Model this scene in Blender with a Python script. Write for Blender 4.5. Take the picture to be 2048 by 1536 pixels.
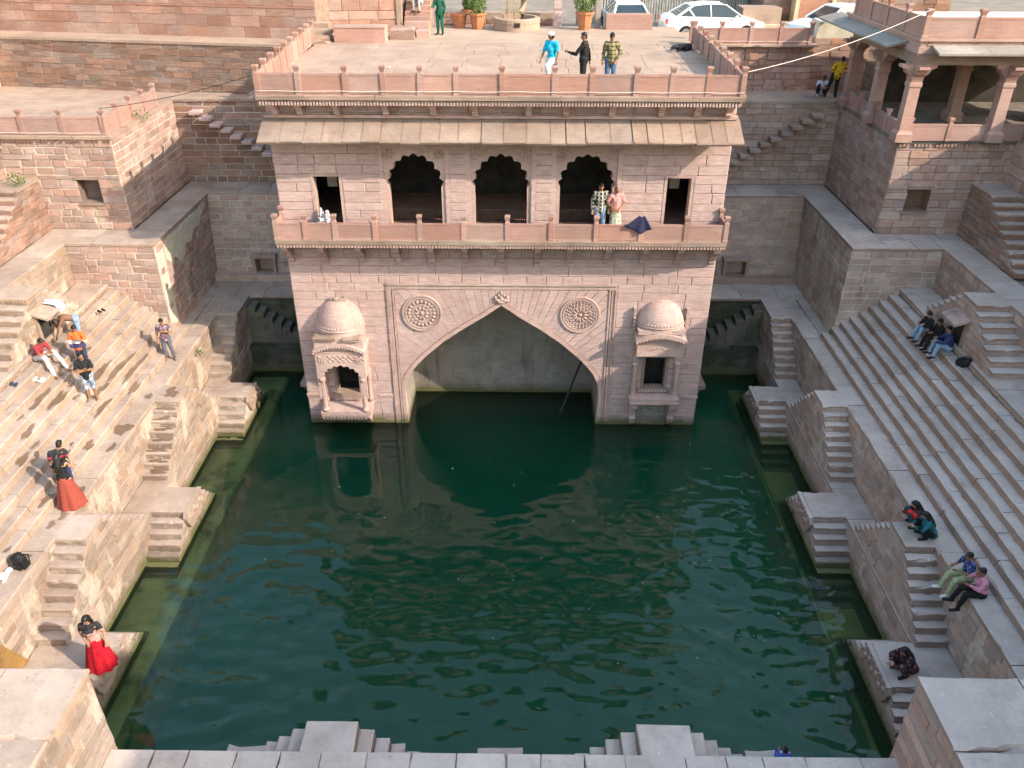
import bpy, bmesh, math, random
from mathutils import Vector, Matrix
R = math.radians
for o in list(bpy.data.objects):
    bpy.data.objects.remove(o)
scn = bpy.context.scene
COL = scn.collection

# ------------------------------------------------------------------ camera
cd = bpy.data.cameras.new('camera')
cam = bpy.data.objects.new('camera', cd)
COL.objects.link(cam)
cd.sensor_width = 36.0
cd.lens = 1637.4 / 2048 * 36
cd.clip_start = 0.1
cd.clip_end = 500
cam.matrix_world = (Matrix.Translation((0.68, -28.5, 19.0)) @ Matrix.Rotation(R(0.538), 4, 'Z')
                    @ Matrix.Rotation(R(90 - 30.962), 4, 'X') @ Matrix.Rotation(R(0.142), 4, 'Z'))
scn.camera = cam

# ------------------------------------------------------------------ sky, sun, exposure
SUN = Vector((1.0, -0.5, 0.70)).normalized()
el = math.asin(SUN.z)
az = math.atan2(SUN.x, SUN.y)
w = bpy.data.worlds.new('World')
scn.world = w
w.use_nodes = True
nt = w.node_tree
bg = nt.nodes['Background']
sky = nt.nodes.new('ShaderNodeTexSky')
sky.sky_type = 'NISHITA'
sky.sun_disc = False
sky.sun_elevation = el
sky.sun_rotation = az
sky.air_density = 1.85
sky.dust_density = 2.1
sky.ozone_density = 1.4
nt.links.new(sky.outputs['Color'], bg.inputs['Color'])
bg.inputs['Strength'].default_value = 0.15
sd = bpy.data.lights.new('sun', 'SUN')
sd.energy = 2.6
sd.angle = R(0.5)
sd.color = (1.0, 0.872, 0.705)
sun = bpy.data.objects.new('sun', sd)
COL.objects.link(sun)
sun.location = (30, -15, 40)
sun.rotation_euler = SUN.to_track_quat('Z', 'Y').to_euler()
vs = scn.view_settings
vs.view_transform = 'Standard'
vs.look = 'None'
vs.exposure = 1.46
vs.gamma = 1.0
vs.use_curve_mapping = False

cy = scn.cycles
cy.max_bounces = 5; cy.diffuse_bounces = 3; cy.glossy_bounces = 2; cy.transmission_bounces = 2
cy.transparent_max_bounces = 5; cy.volume_bounces = 0
cy.caustics_reflective = False; cy.caustics_refractive = False
cy.use_adaptive_sampling = True; cy.adaptive_threshold = 0.045
cy.use_denoising = True

rnd = random.Random(7)

# ------------------------------------------------------------------ mesh helpers
class MB:
    """collects polygons, builds ONE mesh object"""
    def __init__(s):
        s.v = []; s.f = []
    def add(s, vs_, fs_):
        n = len(s.v)
        s.v += [tuple(p) for p in vs_]
        s.f += [tuple(i + n for i in f) for f in fs_]
        return s
    def box(s, x0, x1, y0, y1, z0, z1):
        if x0 > x1: x0, x1 = x1, x0
        if y0 > y1: y0, y1 = y1, y0
        return s.add([(x0,y0,z0),(x1,y0,z0),(x1,y1,z0),(x0,y1,z0),(x0,y0,z1),(x1,y0,z1),(x1,y1,z1),(x0,y1,z1)],
                     [(0,3,2,1),(4,5,6,7),(0,1,5,4),(1,2,6,5),(2,3,7,6),(3,0,4,7)])
    def obox(s, O, U, V, N, u0, u1, v0, v1, n0, n1):
        """box in an oriented frame"""
        O, U, V, N = Vector(O), Vector(U), Vector(V), Vector(N)
        P = lambda a, b, c: tuple(O + U*a + V*b + N*c)
        return s.add([P(u0,v0,n0),P(u1,v0,n0),P(u1,v1,n0),P(u0,v1,n0),P(u0,v0,n1),P(u1,v0,n1),P(u1,v1,n1),P(u0,v1,n1)],
                     [(0,3,2,1),(4,5,6,7),(0,1,5,4),(1,2,6,5),(2,3,7,6),(3,0,4,7)])
    def slab(s, x0, x1, y0, y1, z0, z1, c=0.02, j=0.008, rg=None):
        """stone slab: chamfered top edge, slightly uneven"""
        rg = rg or rnd
        if x0 > x1: x0, x1 = x1, x0
        if y0 > y1: y0, y1 = y1, y0
        q = lambda a=1.0: rg.uniform(-j, j)*a
        xs = [(x0,y0),(x1,y0),(x1,y1),(x0,y1)]
        sg = [(1,1),(-1,1),(-1,-1),(1,-1)]
        v = [(x, y, z0) for x, y in xs]
        v += [(x+q(), y+q(), z1-c+q(.5)) for x, y in xs]
        v += [(x+a*c*1.2+q(), y+b*c*1.2+q(), z1+q(.6)) for (x, y), (a, b) in zip(xs, sg)]
        f = [(3,2,1,0),(8,9,10,11)]
        for i in range(4):
            k = (i+1) % 4
            f += [(i,k,4+k,4+i),(4+i,4+k,8+k,8+i)]
        return s.add(v, f)
    def worn(s, x0, x1, y0, y1, z0, z1, c=0.025, j=0.014, rg=None, axis='y', seg=0.28):
        """long slab with chipped, uneven edges; long axis x or y"""
        rg = rg or rnd
        if x0 > x1: x0, x1 = x1, x0
        if y0 > y1: y0, y1 = y1, y0
        if axis == 'y': a0, a1, b0, b1 = y0, y1, x0, x1
        else: a0, a1, b0, b1 = x0, x1, y0, y1
        n = max(2, min(9, int((a1-a0)/seg)))
        v = []; f = []
        tilt = rg.uniform(-.006, .006)
        for i in range(n+1):
            a = a0+(a1-a0)*i/n
            if 0 < i < n: a += rg.uniform(-.3, .3)*(a1-a0)/n
            q = lambda k=1.0: rg.uniform(-j, j)*k
            ch0 = c*(1+rg.random()*1.2+(2.2 if rg.random() < .12 else 0)); ch1 = c*(1+rg.random()*1.2+(2.2 if rg.random() < .12 else 0))
            if i in (0, n):
                a += (.004 if i == 0 else -.004)
            pr = [(b0, z0), (b0+q(.6)+(ch0-c)*.5, z1-ch0*.8), (b0+ch0*1.1+q(.5), z1+q(.35)+tilt), (b1-ch1*1.1+q(.5), z1+q(.35)-tilt), (b1+q(.6)-(ch1-c)*.5, z1-ch1*.8), (b1, z0)]
            for b, z in pr:
                v.append((b, a, z) if axis == 'y' else (a, b, z))
        for i in range(n):
            for k in range(5):
                f.append((i*6+k, i*6+k+1, (i+1)*6+k+1, (i+1)*6+k))
        f += [(5,4,3,2,1,0), tuple(n*6+k for k in range(6))]
        return s.add(v, f)
    def prism(s, pts, O, U, V, N, d0, d1):
        """extruded 2d polygon (ccw)"""
        O, U, V, N = Vector(O), Vector(U), Vector(V), Vector(N)
        n = len(pts)
        v = [tuple(O+U*a+V*b+N*d0) for a, b in pts] + [tuple(O+U*a+V*b+N*d1) for a, b in pts]
        f = [tuple(range(n-1, -1, -1)), tuple(range(n, 2*n))]
        f += [(i, (i+1) % n, n+(i+1) % n, n+i) for i in range(n)]
        return s.add(v, f)
    def lathe(s, prof, c, seg=16, axis='z', a0=0.0, a1=2*math.pi, sx=1.0, sy=1.0, close=True):
        """prof: list of (r, h)"""
        full = abs(a1-a0-2*math.pi) < 1e-6
        m = seg if full else seg+1
        v = []
        for r, h in prof:
            for i in range(m):
                a = a0+(a1-a0)*i/seg
                p = (r*math.cos(a)*sx, r*math.sin(a)*sy, h)
                if axis == 'y': p = (p[0], -p[2], p[1])
                if axis == 'x': p = (p[2], p[0], p[1])
                v.append((c[0]+p[0], c[1]+p[1], c[2]+p[2]))
        f = []
        for k in range(len(prof)-1):
            for i in range(seg):
                j = (i+1) % m
                f.append((k*m+i, k*m+j, (k+1)*m+j, (k+1)*m+i))
        if close and full:
            f.append(tuple(range(m-1, -1, -1)))
            f.append(tuple(range((len(prof)-1)*m, len(prof)*m)))
        return s.add(v, f)
    def tube(s, pts, r, seg=6, r1=None):
        pts = [Vector(p) for p in pts]
        n = len(pts); v = []; f = []
        for k, p in enumerate(pts):
            t = (pts[min(k+1, n-1)]-pts[max(k-1, 0)]).normalized()
            a = t.cross(Vector((0,0,1)))
            if a.length < 1e-3: a = t.cross(Vector((1,0,0)))
            a.normalize(); b = t.cross(a)
            rr = r if r1 is None else r+(r1-r)*k/max(1, n-1)
            for i in range(seg):
                g = 2*math.pi*i/seg
                v.append(tuple(p+a*math.cos(g)*rr+b*math.sin(g)*rr))
        for k in range(n-1):
            for i in range(seg):
                j = (i+1) % seg
                f.append((k*seg+i, k*seg+j, (k+1)*seg+j, (k+1)*seg+i))
        f.append(tuple(range(seg-1, -1, -1))); f.append(tuple(range((n-1)*seg, n*seg)))
        return s.add(v, f)
    def ball(s, c, r, seg=10, rings=6, R3=None):
        """ellipsoid, r = (rx, ry, rz)"""
        if not hasattr(r, '__len__'): r = (r, r, r)
        v = []; f = []
        for k in range(1, rings):
            t = math.pi*k/rings
            for i in range(seg):
                a = 2*math.pi*i/seg
                p = Vector((r[0]*math.sin(t)*math.cos(a), r[1]*math.sin(t)*math.sin(a), r[2]*math.cos(t)))
                if R3: p = R3 @ p
                v.append((c[0]+p[0], c[1]+p[1], c[2]+p[2]))
        for z in (1, -1):
            p = Vector((0, 0, r[2]*z))
            if R3: p = R3 @ p
            v.append((c[0]+p[0], c[1]+p[1], c[2]+p[2]))
        m = (rings-1)*seg
        for k in range(rings-2):
            for i in range(seg):
                j = (i+1) % seg
                f.append((k*seg+i, (k+1)*seg+i, (k+1)*seg+j, k*seg+j))
        for i in range(seg):
            j = (i+1) % seg
            f.append((m, i, j)); f.append((m+1, (rings-2)*seg+j, (rings-2)*seg+i))
        return s.add(v, f)
    def cone(s, a, ra, b, rb, seg=9):
        """tapered capsule"""
        a, b = Vector(a), Vector(b)
        d = b-a
        L = d.length
        t = d.normalized() if L > 1e-6 else Vector((0,0,1))
        u = t.cross(Vector((0,0,1)))
        if u.length < 1e-3: u = t.cross(Vector((1,0,0)))
        u.normalize(); w_ = t.cross(u)
        prof = [(0.05*ra, -ra)]+[(ra*math.cos(g), ra*math.sin(g)) for g in (-1.0, -.5, 0)]
        prof += [(rb*math.cos(g), L+rb*math.sin(g)) for g in (0, .5, 1.0)]+[(0.05*rb, L+rb)]
        v = []; f = []
        for r, h in prof:
            for i in range(seg):
                g = 2*math.pi*i/seg
                v.append(tuple(a+t*h+u*(r*math.cos(g))+w_*(r*math.sin(g))))
        for k in range(len(prof)-1):
            for i in range(seg):
                j = (i+1) % seg
                f.append((k*seg+i, k*seg+j, (k+1)*seg+j, (k+1)*seg+i))
        f.append(tuple(range(seg-1, -1, -1))); f.append(tuple(range((len(prof)-1)*seg, len(prof)*seg)))
        return s.add(v, f)
    def build(s, name, mat, parent=None, smooth=False):
        return mesh_obj(name, s.v, s.f, mat, parent, smooth)

def mesh_obj(name, v, f, mat, parent=None, smooth=False):
    me = bpy.data.meshes.new(name)
    me.from_pydata(v, [], f)
    if smooth:
        me.polygons.foreach_set('use_smooth', [True]*len(me.polygons))
    me.materials.append(mat)
    o = bpy.data.objects.new(name, me)
    COL.objects.link(o)
    if parent is not None: adopt(o, parent)
    return o

def adopt(o, parent):
    o.parent = parent
    p = parent
    m = Matrix.Translation(p.location)
    while p.parent is not None:
        p = p.parent
        m = Matrix.Translation(p.location)
    # children keep world coordinates in their vertices; only roots carry a location
    if parent.parent is None:
        o.matrix_parent_inverse = m.inverted()

def thing(name, label, cat, loc=(0,0,0), group=None):
    o = bpy.data.objects.new(name, None)
    o.empty_display_size = 0.3
    COL.objects.link(o)
    o.location = loc
    o['label'] = label; o['category'] = cat
    if group: o['group'] = group
    return o

def tag(o, label, cat, group=None):
    o['label'] = label; o['category'] = cat
    if group: o['group'] = group
    return o

def structure(o):
    o['kind'] = 'structure'
    return o

# ------------------------------------------------------------------ materials
def nodes(name):
    m = bpy.data.materials.new(name)
    m.use_nodes = True
    n = m.node_tree
    b = n.nodes['Principled BSDF']
    b.inputs['Specular IOR Level'].default_value = 0.25
    return m, n, b

def ramp(n, fac, stops):
    r = n.nodes.new('ShaderNodeValToRGB')
    r.color_ramp.elements[0].position = stops[0][0]; r.color_ramp.elements[0].color = (*stops[0][1], 1)
    r.color_ramp.elements[1].position = stops[-1][0]; r.color_ramp.elements[1].color = (*stops[-1][1], 1)
    for p, c in stops[1:-1]:
        e = r.color_ramp.elements.new(p); e.color = (*c, 1)
    n.links.new(fac, r.inputs['Fac'])
    return r.outputs['Color']

def noise(n, vec, scale, detail=3, rough=0.55, sx=(1,1,1)):
    mp = n.nodes.new('ShaderNodeMapping')
    mp.inputs['Scale'].default_value = sx
    n.links.new(vec, mp.inputs['Vector'])
    t = n.nodes.new('ShaderNodeTexNoise')
    t.inputs['Scale'].default_value = scale
    t.inputs['Detail'].default_value = detail
    t.inputs['Roughness'].default_value = rough
    n.links.new(mp.outputs[0], t.inputs['Vector'])
    return t.outputs['Fac']

def mixc(n, fac, a, b, mode='MIX'):
    m = n.nodes.new('ShaderNodeMix'); m.data_type = 'RGBA'; m.blend_type = mode
    for i, x in ((0, fac), (6, a), (7, b)):
        if hasattr(x, 'is_linked') or hasattr(x, 'links'): n.links.new(x, m.inputs[i])
        else: m.inputs[i].default_value = x if i == 0 else (*x, 1)
    return m.outputs[2]

def math_(n, op, a, b=None, clamp=False):
    m = n.nodes.new('ShaderNodeMath'); m.operation = op; m.use_clamp = clamp
    for i, x in ((0, a), (1, b)):
        if x is None: continue
        if hasattr(x, 'links'): n.links.new(x, m.inputs[i])
        else: m.inputs[i].default_value = x
    return m.outputs[0]

def maprange(n, x, a, b, c=0.0, d=1.0):
    m = n.nodes.new('ShaderNodeMapRange')
    n.links.new(x, m.inputs[0])
    for i, q in enumerate((a, b, c, d)): m.inputs[i+1].default_value = q
    return m.outputs[0]

def stone_mat(name, dark, mid, light, var=0.22, strata=0.5, bump=0.35, rough=0.9, white=None, soot=None,
              moss=None, riser=None, lime=0.0, wet=True, dirt=0.35):
    """layered sandstone. white/soot/moss = (threshold, amount): stains with a shape of their own"""
    m, n, b = nodes(name)
    geo = n.nodes.new('ShaderNodeNewGeometry')
    pos = geo.outputs['Position']
    big = noise(n, pos, 0.55, 4, 0.6)
    st = noise(n, pos, 2.2, 3, 0.6, (1, 1, 7))
    fine = noise(n, pos, 16, 4, 0.7)
    s1 = math_(n, 'ADD', math_(n, 'MULTIPLY', big, 1-strata), math_(n, 'MULTIPLY', st, strata))
    s1 = math_(n, 'ADD', math_(n, 'MULTIPLY', s1, 0.78), math_(n, 'MULTIPLY', fine, 0.22))
    col = ramp(n, s1, [(0.32, dark), (0.5, mid), (0.68, light)])
    oi = n.nodes.new('ShaderNodeObjectInfo')
    hs = n.nodes.new('ShaderNodeHueSaturation')
    n.links.new(col, hs.inputs['Color'])
    n.links.new(maprange(n, oi.outputs['Random'], 0, 1, 1-var, 1+var), hs.inputs['Value'])
    w2 = n.nodes.new('ShaderNodeTexWhiteNoise'); w2.noise_dimensions = '1D'
    n.links.new(oi.outputs['Random'], w2.inputs['W'])
    n.links.new(maprange(n, w2.outputs['Value'], 0, 1, 1-var*1.2, 1+var*0.8), hs.inputs['Saturation'])
    col = hs.outputs['Color']
    # grime
    g = noise(n, pos, 1.7, 5, 0.7)
    col = mixc(n, maprange(n, g, 0.5, 0.75, 0, dirt), col, tuple(c*0.45 for c in mid))
    spots = noise(n, pos, 9, 3, 0.6)
    col = mixc(n, maprange(n, spots, 0.64, 0.72, 0, dirt*0.9), col, tuple(c*0.4 for c in mid))
    if riser:    # upright faces multiplied darker, shade of the risers put into the colour
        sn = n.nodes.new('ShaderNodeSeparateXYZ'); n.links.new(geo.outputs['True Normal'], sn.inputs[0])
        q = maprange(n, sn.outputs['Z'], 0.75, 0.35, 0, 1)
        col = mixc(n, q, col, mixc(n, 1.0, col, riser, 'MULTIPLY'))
    if lime:     # bird lime
        q = noise(n, pos, 6.5, 2, .5)
        col = mixc(n, maprange(n, q, .715, .735, 0, lime), col, (0.62, 0.59, 0.54))
    if white:
        q = noise(n, pos, 0.9, 5, 0.65, (1, 1, 0.5))
        col = mixc(n, maprange(n, q, white[0], white[0]+0.06, 0, white[1]), col, (0.52, 0.46, 0.38))
    if soot:
        q = noise(n, pos, 0.8, 5, 0.65, (1.6, 1.6, 0.35))
        col = mixc(n, maprange(n, q, soot[0], soot[0]+0.12, 0, soot[1]), col, (0.035, 0.034, 0.03))
    if moss:
        q = noise(n, pos, 0.7, 4, 0.6)
        col = mixc(n, maprange(n, q, moss[0], moss[0]+0.1, 0, moss[1]), col, (0.035, 0.04, 0.02))
    if wet:      # algae at the water line
        sep = n.nodes.new('ShaderNodeSeparateXYZ'); n.links.new(pos, sep.inputs[0])
        zz = math_(n, 'ADD', sep.outputs['Z'], math_(n, 'MULTIPLY', noise(n, pos, 1.8, 4, .65), -0.55))
        col = mixc(n, maprange(n, zz, 0.22, 0.02, 0, 0.6), col, (0.13, 0.105, 0.07))
        col = mixc(n, maprange(n, zz, -0.06, -0.15, 0, 0.85), col, (0.10, 0.105, 0.035))
    n.links.new(col, b.inputs['Base Color'])
    b.inputs['Roughness'].default_value = rough
    bp = n.nodes.new('ShaderNodeBump')
    bp.inputs['Strength'].default_value = bump
    bp.inputs['Distance'].default_value = 0.04
    n.links.new(math_(n, 'ADD', math_(n, 'MULTIPLY', st, 0.7), math_(n, 'MULTIPLY', noise(n, pos, 11, 5, 0.7), 0.6)), bp.inputs['Height'])
    n.links.new(bp.outputs[0], b.inputs['Normal'])
    return m

def plain(name, c, rough=0.8, var=0.12, scale=14, metal=0.0, spec=0.25):
    m, n, b = nodes(name)
    geo = n.nodes.new('ShaderNodeNewGeometry')
    f = noise(n, geo.outputs['Position'], scale, 3)
    col = ramp(n, f, [(0.3, tuple(x*(1-var) for x in c)), (0.7, tuple(min(1, x*(1+var)) for x in c))])
    n.links.new(col, b.inputs['Base Color'])
    b.inputs['Roughness'].default_value = rough
    b.inputs['Metallic'].default_value = metal
    b.inputs['Specular IOR Level'].default_value = spec
    return m

M = {}
M['pink'] = stone_mat('pink_sandstone', (0.345,0.232,0.212), (0.46,0.328,0.306), (0.565,0.432,0.408), 0.06, 0.65, 0.45, dirt=0.36, soot=(0.62,0.32))
M['carved'] = stone_mat('carved_sandstone', (0.33,0.215,0.185), (0.45,0.318,0.285), (0.55,0.418,0.38), 0.08, 0.35, 0.8, dirt=0.45, soot=(0.62,0.35))
M['red'] = stone_mat('red_sandstone', (0.165,0.098,0.075), (0.255,0.16,0.127), (0.36,0.245,0.20), 0.24, 0.6, 0.6, dirt=0.45)
M['redwall'] = stone_mat('red_wall_sandstone', (0.26,0.14,0.105), (0.355,0.208,0.163), (0.47,0.32,0.27), 0.18, 0.4, 0.5, dirt=0.35)
M['panel'] = stone_mat('railing_sandstone', (0.275,0.155,0.125), (0.35,0.21,0.175), (0.435,0.28,0.24), 0.14, 0.4, 0.15, dirt=0.22)
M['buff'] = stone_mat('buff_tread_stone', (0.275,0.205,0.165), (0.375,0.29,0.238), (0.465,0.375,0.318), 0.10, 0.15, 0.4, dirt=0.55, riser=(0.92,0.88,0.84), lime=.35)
M['pale'] = stone_mat('shade_lifted_tread_stone', (0.35,0.28,0.24), (0.46,0.38,0.335), (0.55,0.465,0.42), 0.08, 0.15, 0.35, dirt=0.45, riser=(0.62,0.52,0.47), lime=.5)  # copy of the tread stone, colour lifted to brighten the shaded bank
M['bank'] = stone_mat('bank_wall_stone', (0.27,0.18,0.145), (0.375,0.265,0.22), (0.48,0.36,0.305), 0.20, 0.55, 0.5, white=(0.56,0.55), dirt=0.4)
M['limed'] = stone_mat('limewashed_stone', (0.215,0.15,0.115), (0.31,0.23,0.182), (0.41,0.32,0.262), 0.2, 0.5, 0.6, white=(0.54,0.6), dirt=0.55, soot=(0.64,0.45))
M['pier'] = stone_mat('pier_wall_stone', (0.27,0.17,0.14), (0.38,0.255,0.215), (0.49,0.35,0.305), 0.20, 0.55, 0.5, white=(0.60,0.5), soot=(0.60,0.5), dirt=0.4)
M['back'] = stone_mat('back_wall_stone', (0.30,0.205,0.17), (0.41,0.295,0.25), (0.52,0.395,0.345), 0.18, 0.6, 0.5, soot=(0.62,0.5), dirt=0.45)
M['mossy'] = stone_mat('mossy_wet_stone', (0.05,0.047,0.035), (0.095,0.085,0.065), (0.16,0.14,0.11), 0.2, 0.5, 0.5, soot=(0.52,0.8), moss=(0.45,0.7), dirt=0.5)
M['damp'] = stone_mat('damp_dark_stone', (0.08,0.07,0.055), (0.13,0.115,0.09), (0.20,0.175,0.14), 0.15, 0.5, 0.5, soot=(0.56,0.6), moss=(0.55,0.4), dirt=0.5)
M['pierlime'] = stone_mat('limed_pier_stone', (0.30,0.205,0.175), (0.41,0.30,0.26), (0.51,0.39,0.35), 0.16, 0.5, 0.5, white=(0.52,0.55), soot=(0.58,0.5), dirt=0.4)
M['painted_shade'] = stone_mat('painted_shade_stone', (0.16,0.10,0.08), (0.23,0.155,0.13), (0.30,0.21,0.18), 0.08, 0.4, 0.4, dirt=0.4)  # dark brown stands in for shade under the balcony slab
M['floor'] = stone_mat('floor_sandstone', (0.28,0.195,0.15), (0.35,0.25,0.195), (0.42,0.31,0.245), 0.03, 0.1, 0.25, dirt=0.42, lime=.4)
M['eave'] = stone_mat('eave_slab_stone', (0.20,0.14,0.11), (0.285,0.208,0.168), (0.38,0.29,0.24), 0.12, 0.2, 0.4, dirt=0.45, soot=(0.62,0.3))
M['mortar_white'] = plain('lime_mortar', (0.56,0.48,0.40), 0.95, 0.25, 5)
M['mortar_dull'] = plain('dull_mortar', (0.26,0.19,0.15), 0.95, 0.3, 5)
M['mortar_mid'] = plain('pale_pointing', (0.44,0.36,0.29), 0.95, 0.3, 5)
M['mortar_dark'] = plain('dark_joint', (0.10,0.07,0.055), 0.95, 0.3, 5)
M['mortar_pink'] = plain('pink_joint', (0.30,0.21,0.18), 0.95, 0.4, 5)
M['dark'] = plain('painted_interior_dark', (0.035,0.03,0.027), 0.95, 0.3, 3)  # near-black colour stands in for shade inside rooms and openings
M['plaster'] = plain('aged_white_plaster', (0.55,0.50,0.42), 0.9, 0.18, 2.5)

# ------------------------------------------------------------------ stone walls
class Wall:
    """a wall face of single stones on a mortar bed; every stone is a part"""
    def __init__(s, parent, mat, mortar, seed=1, limit=300, rough=1.0, name='stone'):
        s.p = parent; s.mat = mat; s.mo = mortar; s.rg = random.Random(seed)
        s.st = []; s.bed = MB(); s.limit = limit; s.rough = rough; s.name = name
    def stone(s, P, c, depth):
        """c: 4 (u,v) corners ccw; P(u,v,n) -> world"""
        rg = s.rg; r = s.rough
        cx = sum(p[0] for p in c)/4; cy = sum(p[1] for p in c)/4
        d = depth*(1+rg.uniform(-.45, .55)*r)
        ch = min(0.022, depth*.7)
        v = [P(a, b, -0.01) for a, b in c]
        e = []
        for a, b in c:
            e.append((a+rg.uniform(-.012, .012)*r, b+rg.uniform(-.010, .010)*r))
        v += [P(a, b, d-ch*.8) for a, b in e]
        t = []
        for a, b in e:
            L = math.hypot(a-cx, b-cy) or 1
            k = ch*1.3/L
            t.append(P(a+(cx-a)*k, b+(cy-b)*k, d+rg.uniform(-.006, .006)*r))
        v += t
        f = [(8, 9, 10, 11)]
        for i in range(4):
            k = (i+1) % 4
            f += [(i, k, 4+k, 4+i), (4+i, 4+k, 8+k, 8+i)]
        area = abs((c[2][0]-c[0][0])*(c[2][1]-c[0][1]))
        s.st.append((area, v, f))
    def face(s, O, U, V, W, H, ch=0.33, sw=(0.55, 1.15), gap=0.016, depth=0.03, openings=(), clip=None, N=None, bounds=None, bed=True, cvar=0.12):
        O, U, V = Vector(O), Vector(U).normalized(), Vector(V).normalized()
        N = Vector(N).normalized() if N is not None else U.cross(V).normalized()
        P = lambda a, b, c: tuple(O+U*a+V*b+N*c)
        rg = s.rg
        if bounds is None:
            k = max(1, round(H/ch)); bounds = [0.0]
            for i in range(1, k):
                bounds.append(H*i/k+rg.uniform(-cvar, cvar)*ch)
            bounds.append(H)
            for o in openings:
                for z in (o[2], o[3]):
                    if 0.05 < z < H-0.05:
                        i = min(range(1, len(bounds)-1), key=lambda q: abs(bounds[q]-z)) if len(bounds) > 2 else None
                        if i is not None: bounds[i] = z
            bounds = sorted(set(bounds))
        for v0, v1 in zip(bounds[:-1], bounds[1:]):
            if v1-v0 < 0.03: continue
            if clip:
                a0, b0 = clip(v0+1e-4); a1, b1 = clip(v1-1e-4)
            else:
                a0, b0, a1, b1 = 0, W, 0, W
            ivs = [(a0, b0, a1, b1)]
            for (p, q, r0, r1) in openings:
                if min(r1, v1)-max(r0, v0) > 0.3*(v1-v0):
                    nv = []
                    for (x0, x1, y0, y1) in ivs:
                        if q <= min(x0, y0) or p >= max(x1, y1): nv.append((x0, x1, y0, y1)); continue
                        if p > max(x0, y0)+.02: nv.append((x0, p, y0, p))
                        if q < min(x1, y1)-.02: nv.append((q, x1, q, y1))
                    ivs = nv
            for (x0, x1, y0, y1) in ivs:
                L = ((x1-x0)+(y1-y0))/2
                if L < 0.06: continue
                if bed: s.bed.add([P(x0,v0,0),P(x1,v0,0),P(y1,v1,0),P(y0,v1,0)], [(0,1,2,3)])
                m = max(1, round(L/rg.uniform(*sw)))
                cuts = [0.0]+[(i+rg.uniform(-.22, .22))/m for i in range(1, m)]+[1.0]
                for c0, c1 in zip(cuts[:-1], cuts[1:]):
                    g = gap/2
                    bl = x0+(x1-x0)*c0+g; br = x0+(x1-x0)*c1-g
                    tl = y0+(y1-y0)*c0+g; tr = y0+(y1-y0)*c1-g
                    if br-bl < 0.02 and tr-tl < 0.02: continue
                    br = max(br, bl+.01); tr = max(tr, tl+.01)
                    s.stone(P, [(bl, v0+g), (br, v0+g), (tr, v1-g), (tl, v1-g)], depth)
    def poly(s, P, pts, depth):
        """a stone of any outline"""
        n = len(pts)
        cx = sum(p[0] for p in pts)/n; cy = sum(p[1] for p in pts)/n
        d = depth*(1+s.rg.uniform(-.4, .4)*s.rough)
        inn = []
        for a, b in pts:
            L = math.hypot(a-cx, b-cy) or 1
            inn.append((a+(cx-a)*min(.3, .018/L), b+(cy-b)*min(.3, .018/L)))
        v = [P(a, b, -.01) for a, b in pts]+[P(a, b, d-.01) for a, b in pts]+[P(a, b, d) for a, b in inn]
        f = [tuple(range(2*n, 3*n))]
        for i in range(n):
            k = (i+1) % n
            f += [(i, k, n+k, n+i), (n+i, n+k, 2*n+k, 2*n+i)]
        area = abs(sum(pts[i][0]*pts[(i+1) % n][1]-pts[(i+1) % n][0]*pts[i][1] for i in range(n)))/2
        s.st.append((area, v, f))
    def done(s):
        if s.bed.v: s.bed.build('mortar_bed', s.mo, s.p)
        L = sorted(s.st, key=lambda q: -q[0])
        for a, v, f in L[:s.limit]:
            mesh_obj(s.name, v, f, s.mat, s.p)
        if len(L) > s.limit:
            mb = MB()
            for a, v, f in L[s.limit:]: mb.add(v, f)
            o = mb.build('small_'+s.name+'s', s.mat, s.p)
            o['kind'] = 'stuff'

def dent_tag(o):
    o['kind'] = 'stuff'
    return o

def pave(parent, x0, x1, y0, y1, z, sx, sy, mat, th=0.08, gap=0.012, seed=3, name='paving_slab', c=0.012, j=0.006):
    """paving of single slabs, rows along x"""
    rg = random.Random(seed)
    if x0 > x1: x0, x1 = x1, x0
    ny = max(1, round((y1-y0)/sy))
    for k in range(ny):
        a = y0+(y1-y0)*k/ny; b = y0+(y1-y0)*(k+1)/ny
        nx = max(1, round((x1-x0)/sx))
        cuts = [0]+[(i+rg.uniform(-.2, .2))/nx for i in range(1, nx)]+[1]
        for c0, c1 in zip(cuts[:-1], cuts[1:]):
            MB().worn(x0+(x1-x0)*c0+gap/2, x0+(x1-x0)*c1-gap/2, a+gap/2, b-gap/2, z-th, z+rg.uniform(-.004, .004), c, j, rg, 'y' if abs((x1-x0)*(c1-c0)) < (b-a) else 'x').build(name, mat, parent)

def dentils(mb, O, U, V, N, L, step=0.09, h=0.08, d=0.04):
    n = int(L/step)
    for i in range(n):
        a = i*step+0.015
        mb.obox(O, U, V, N, a, a+step*.6, 0, h, 0, d)

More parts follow.
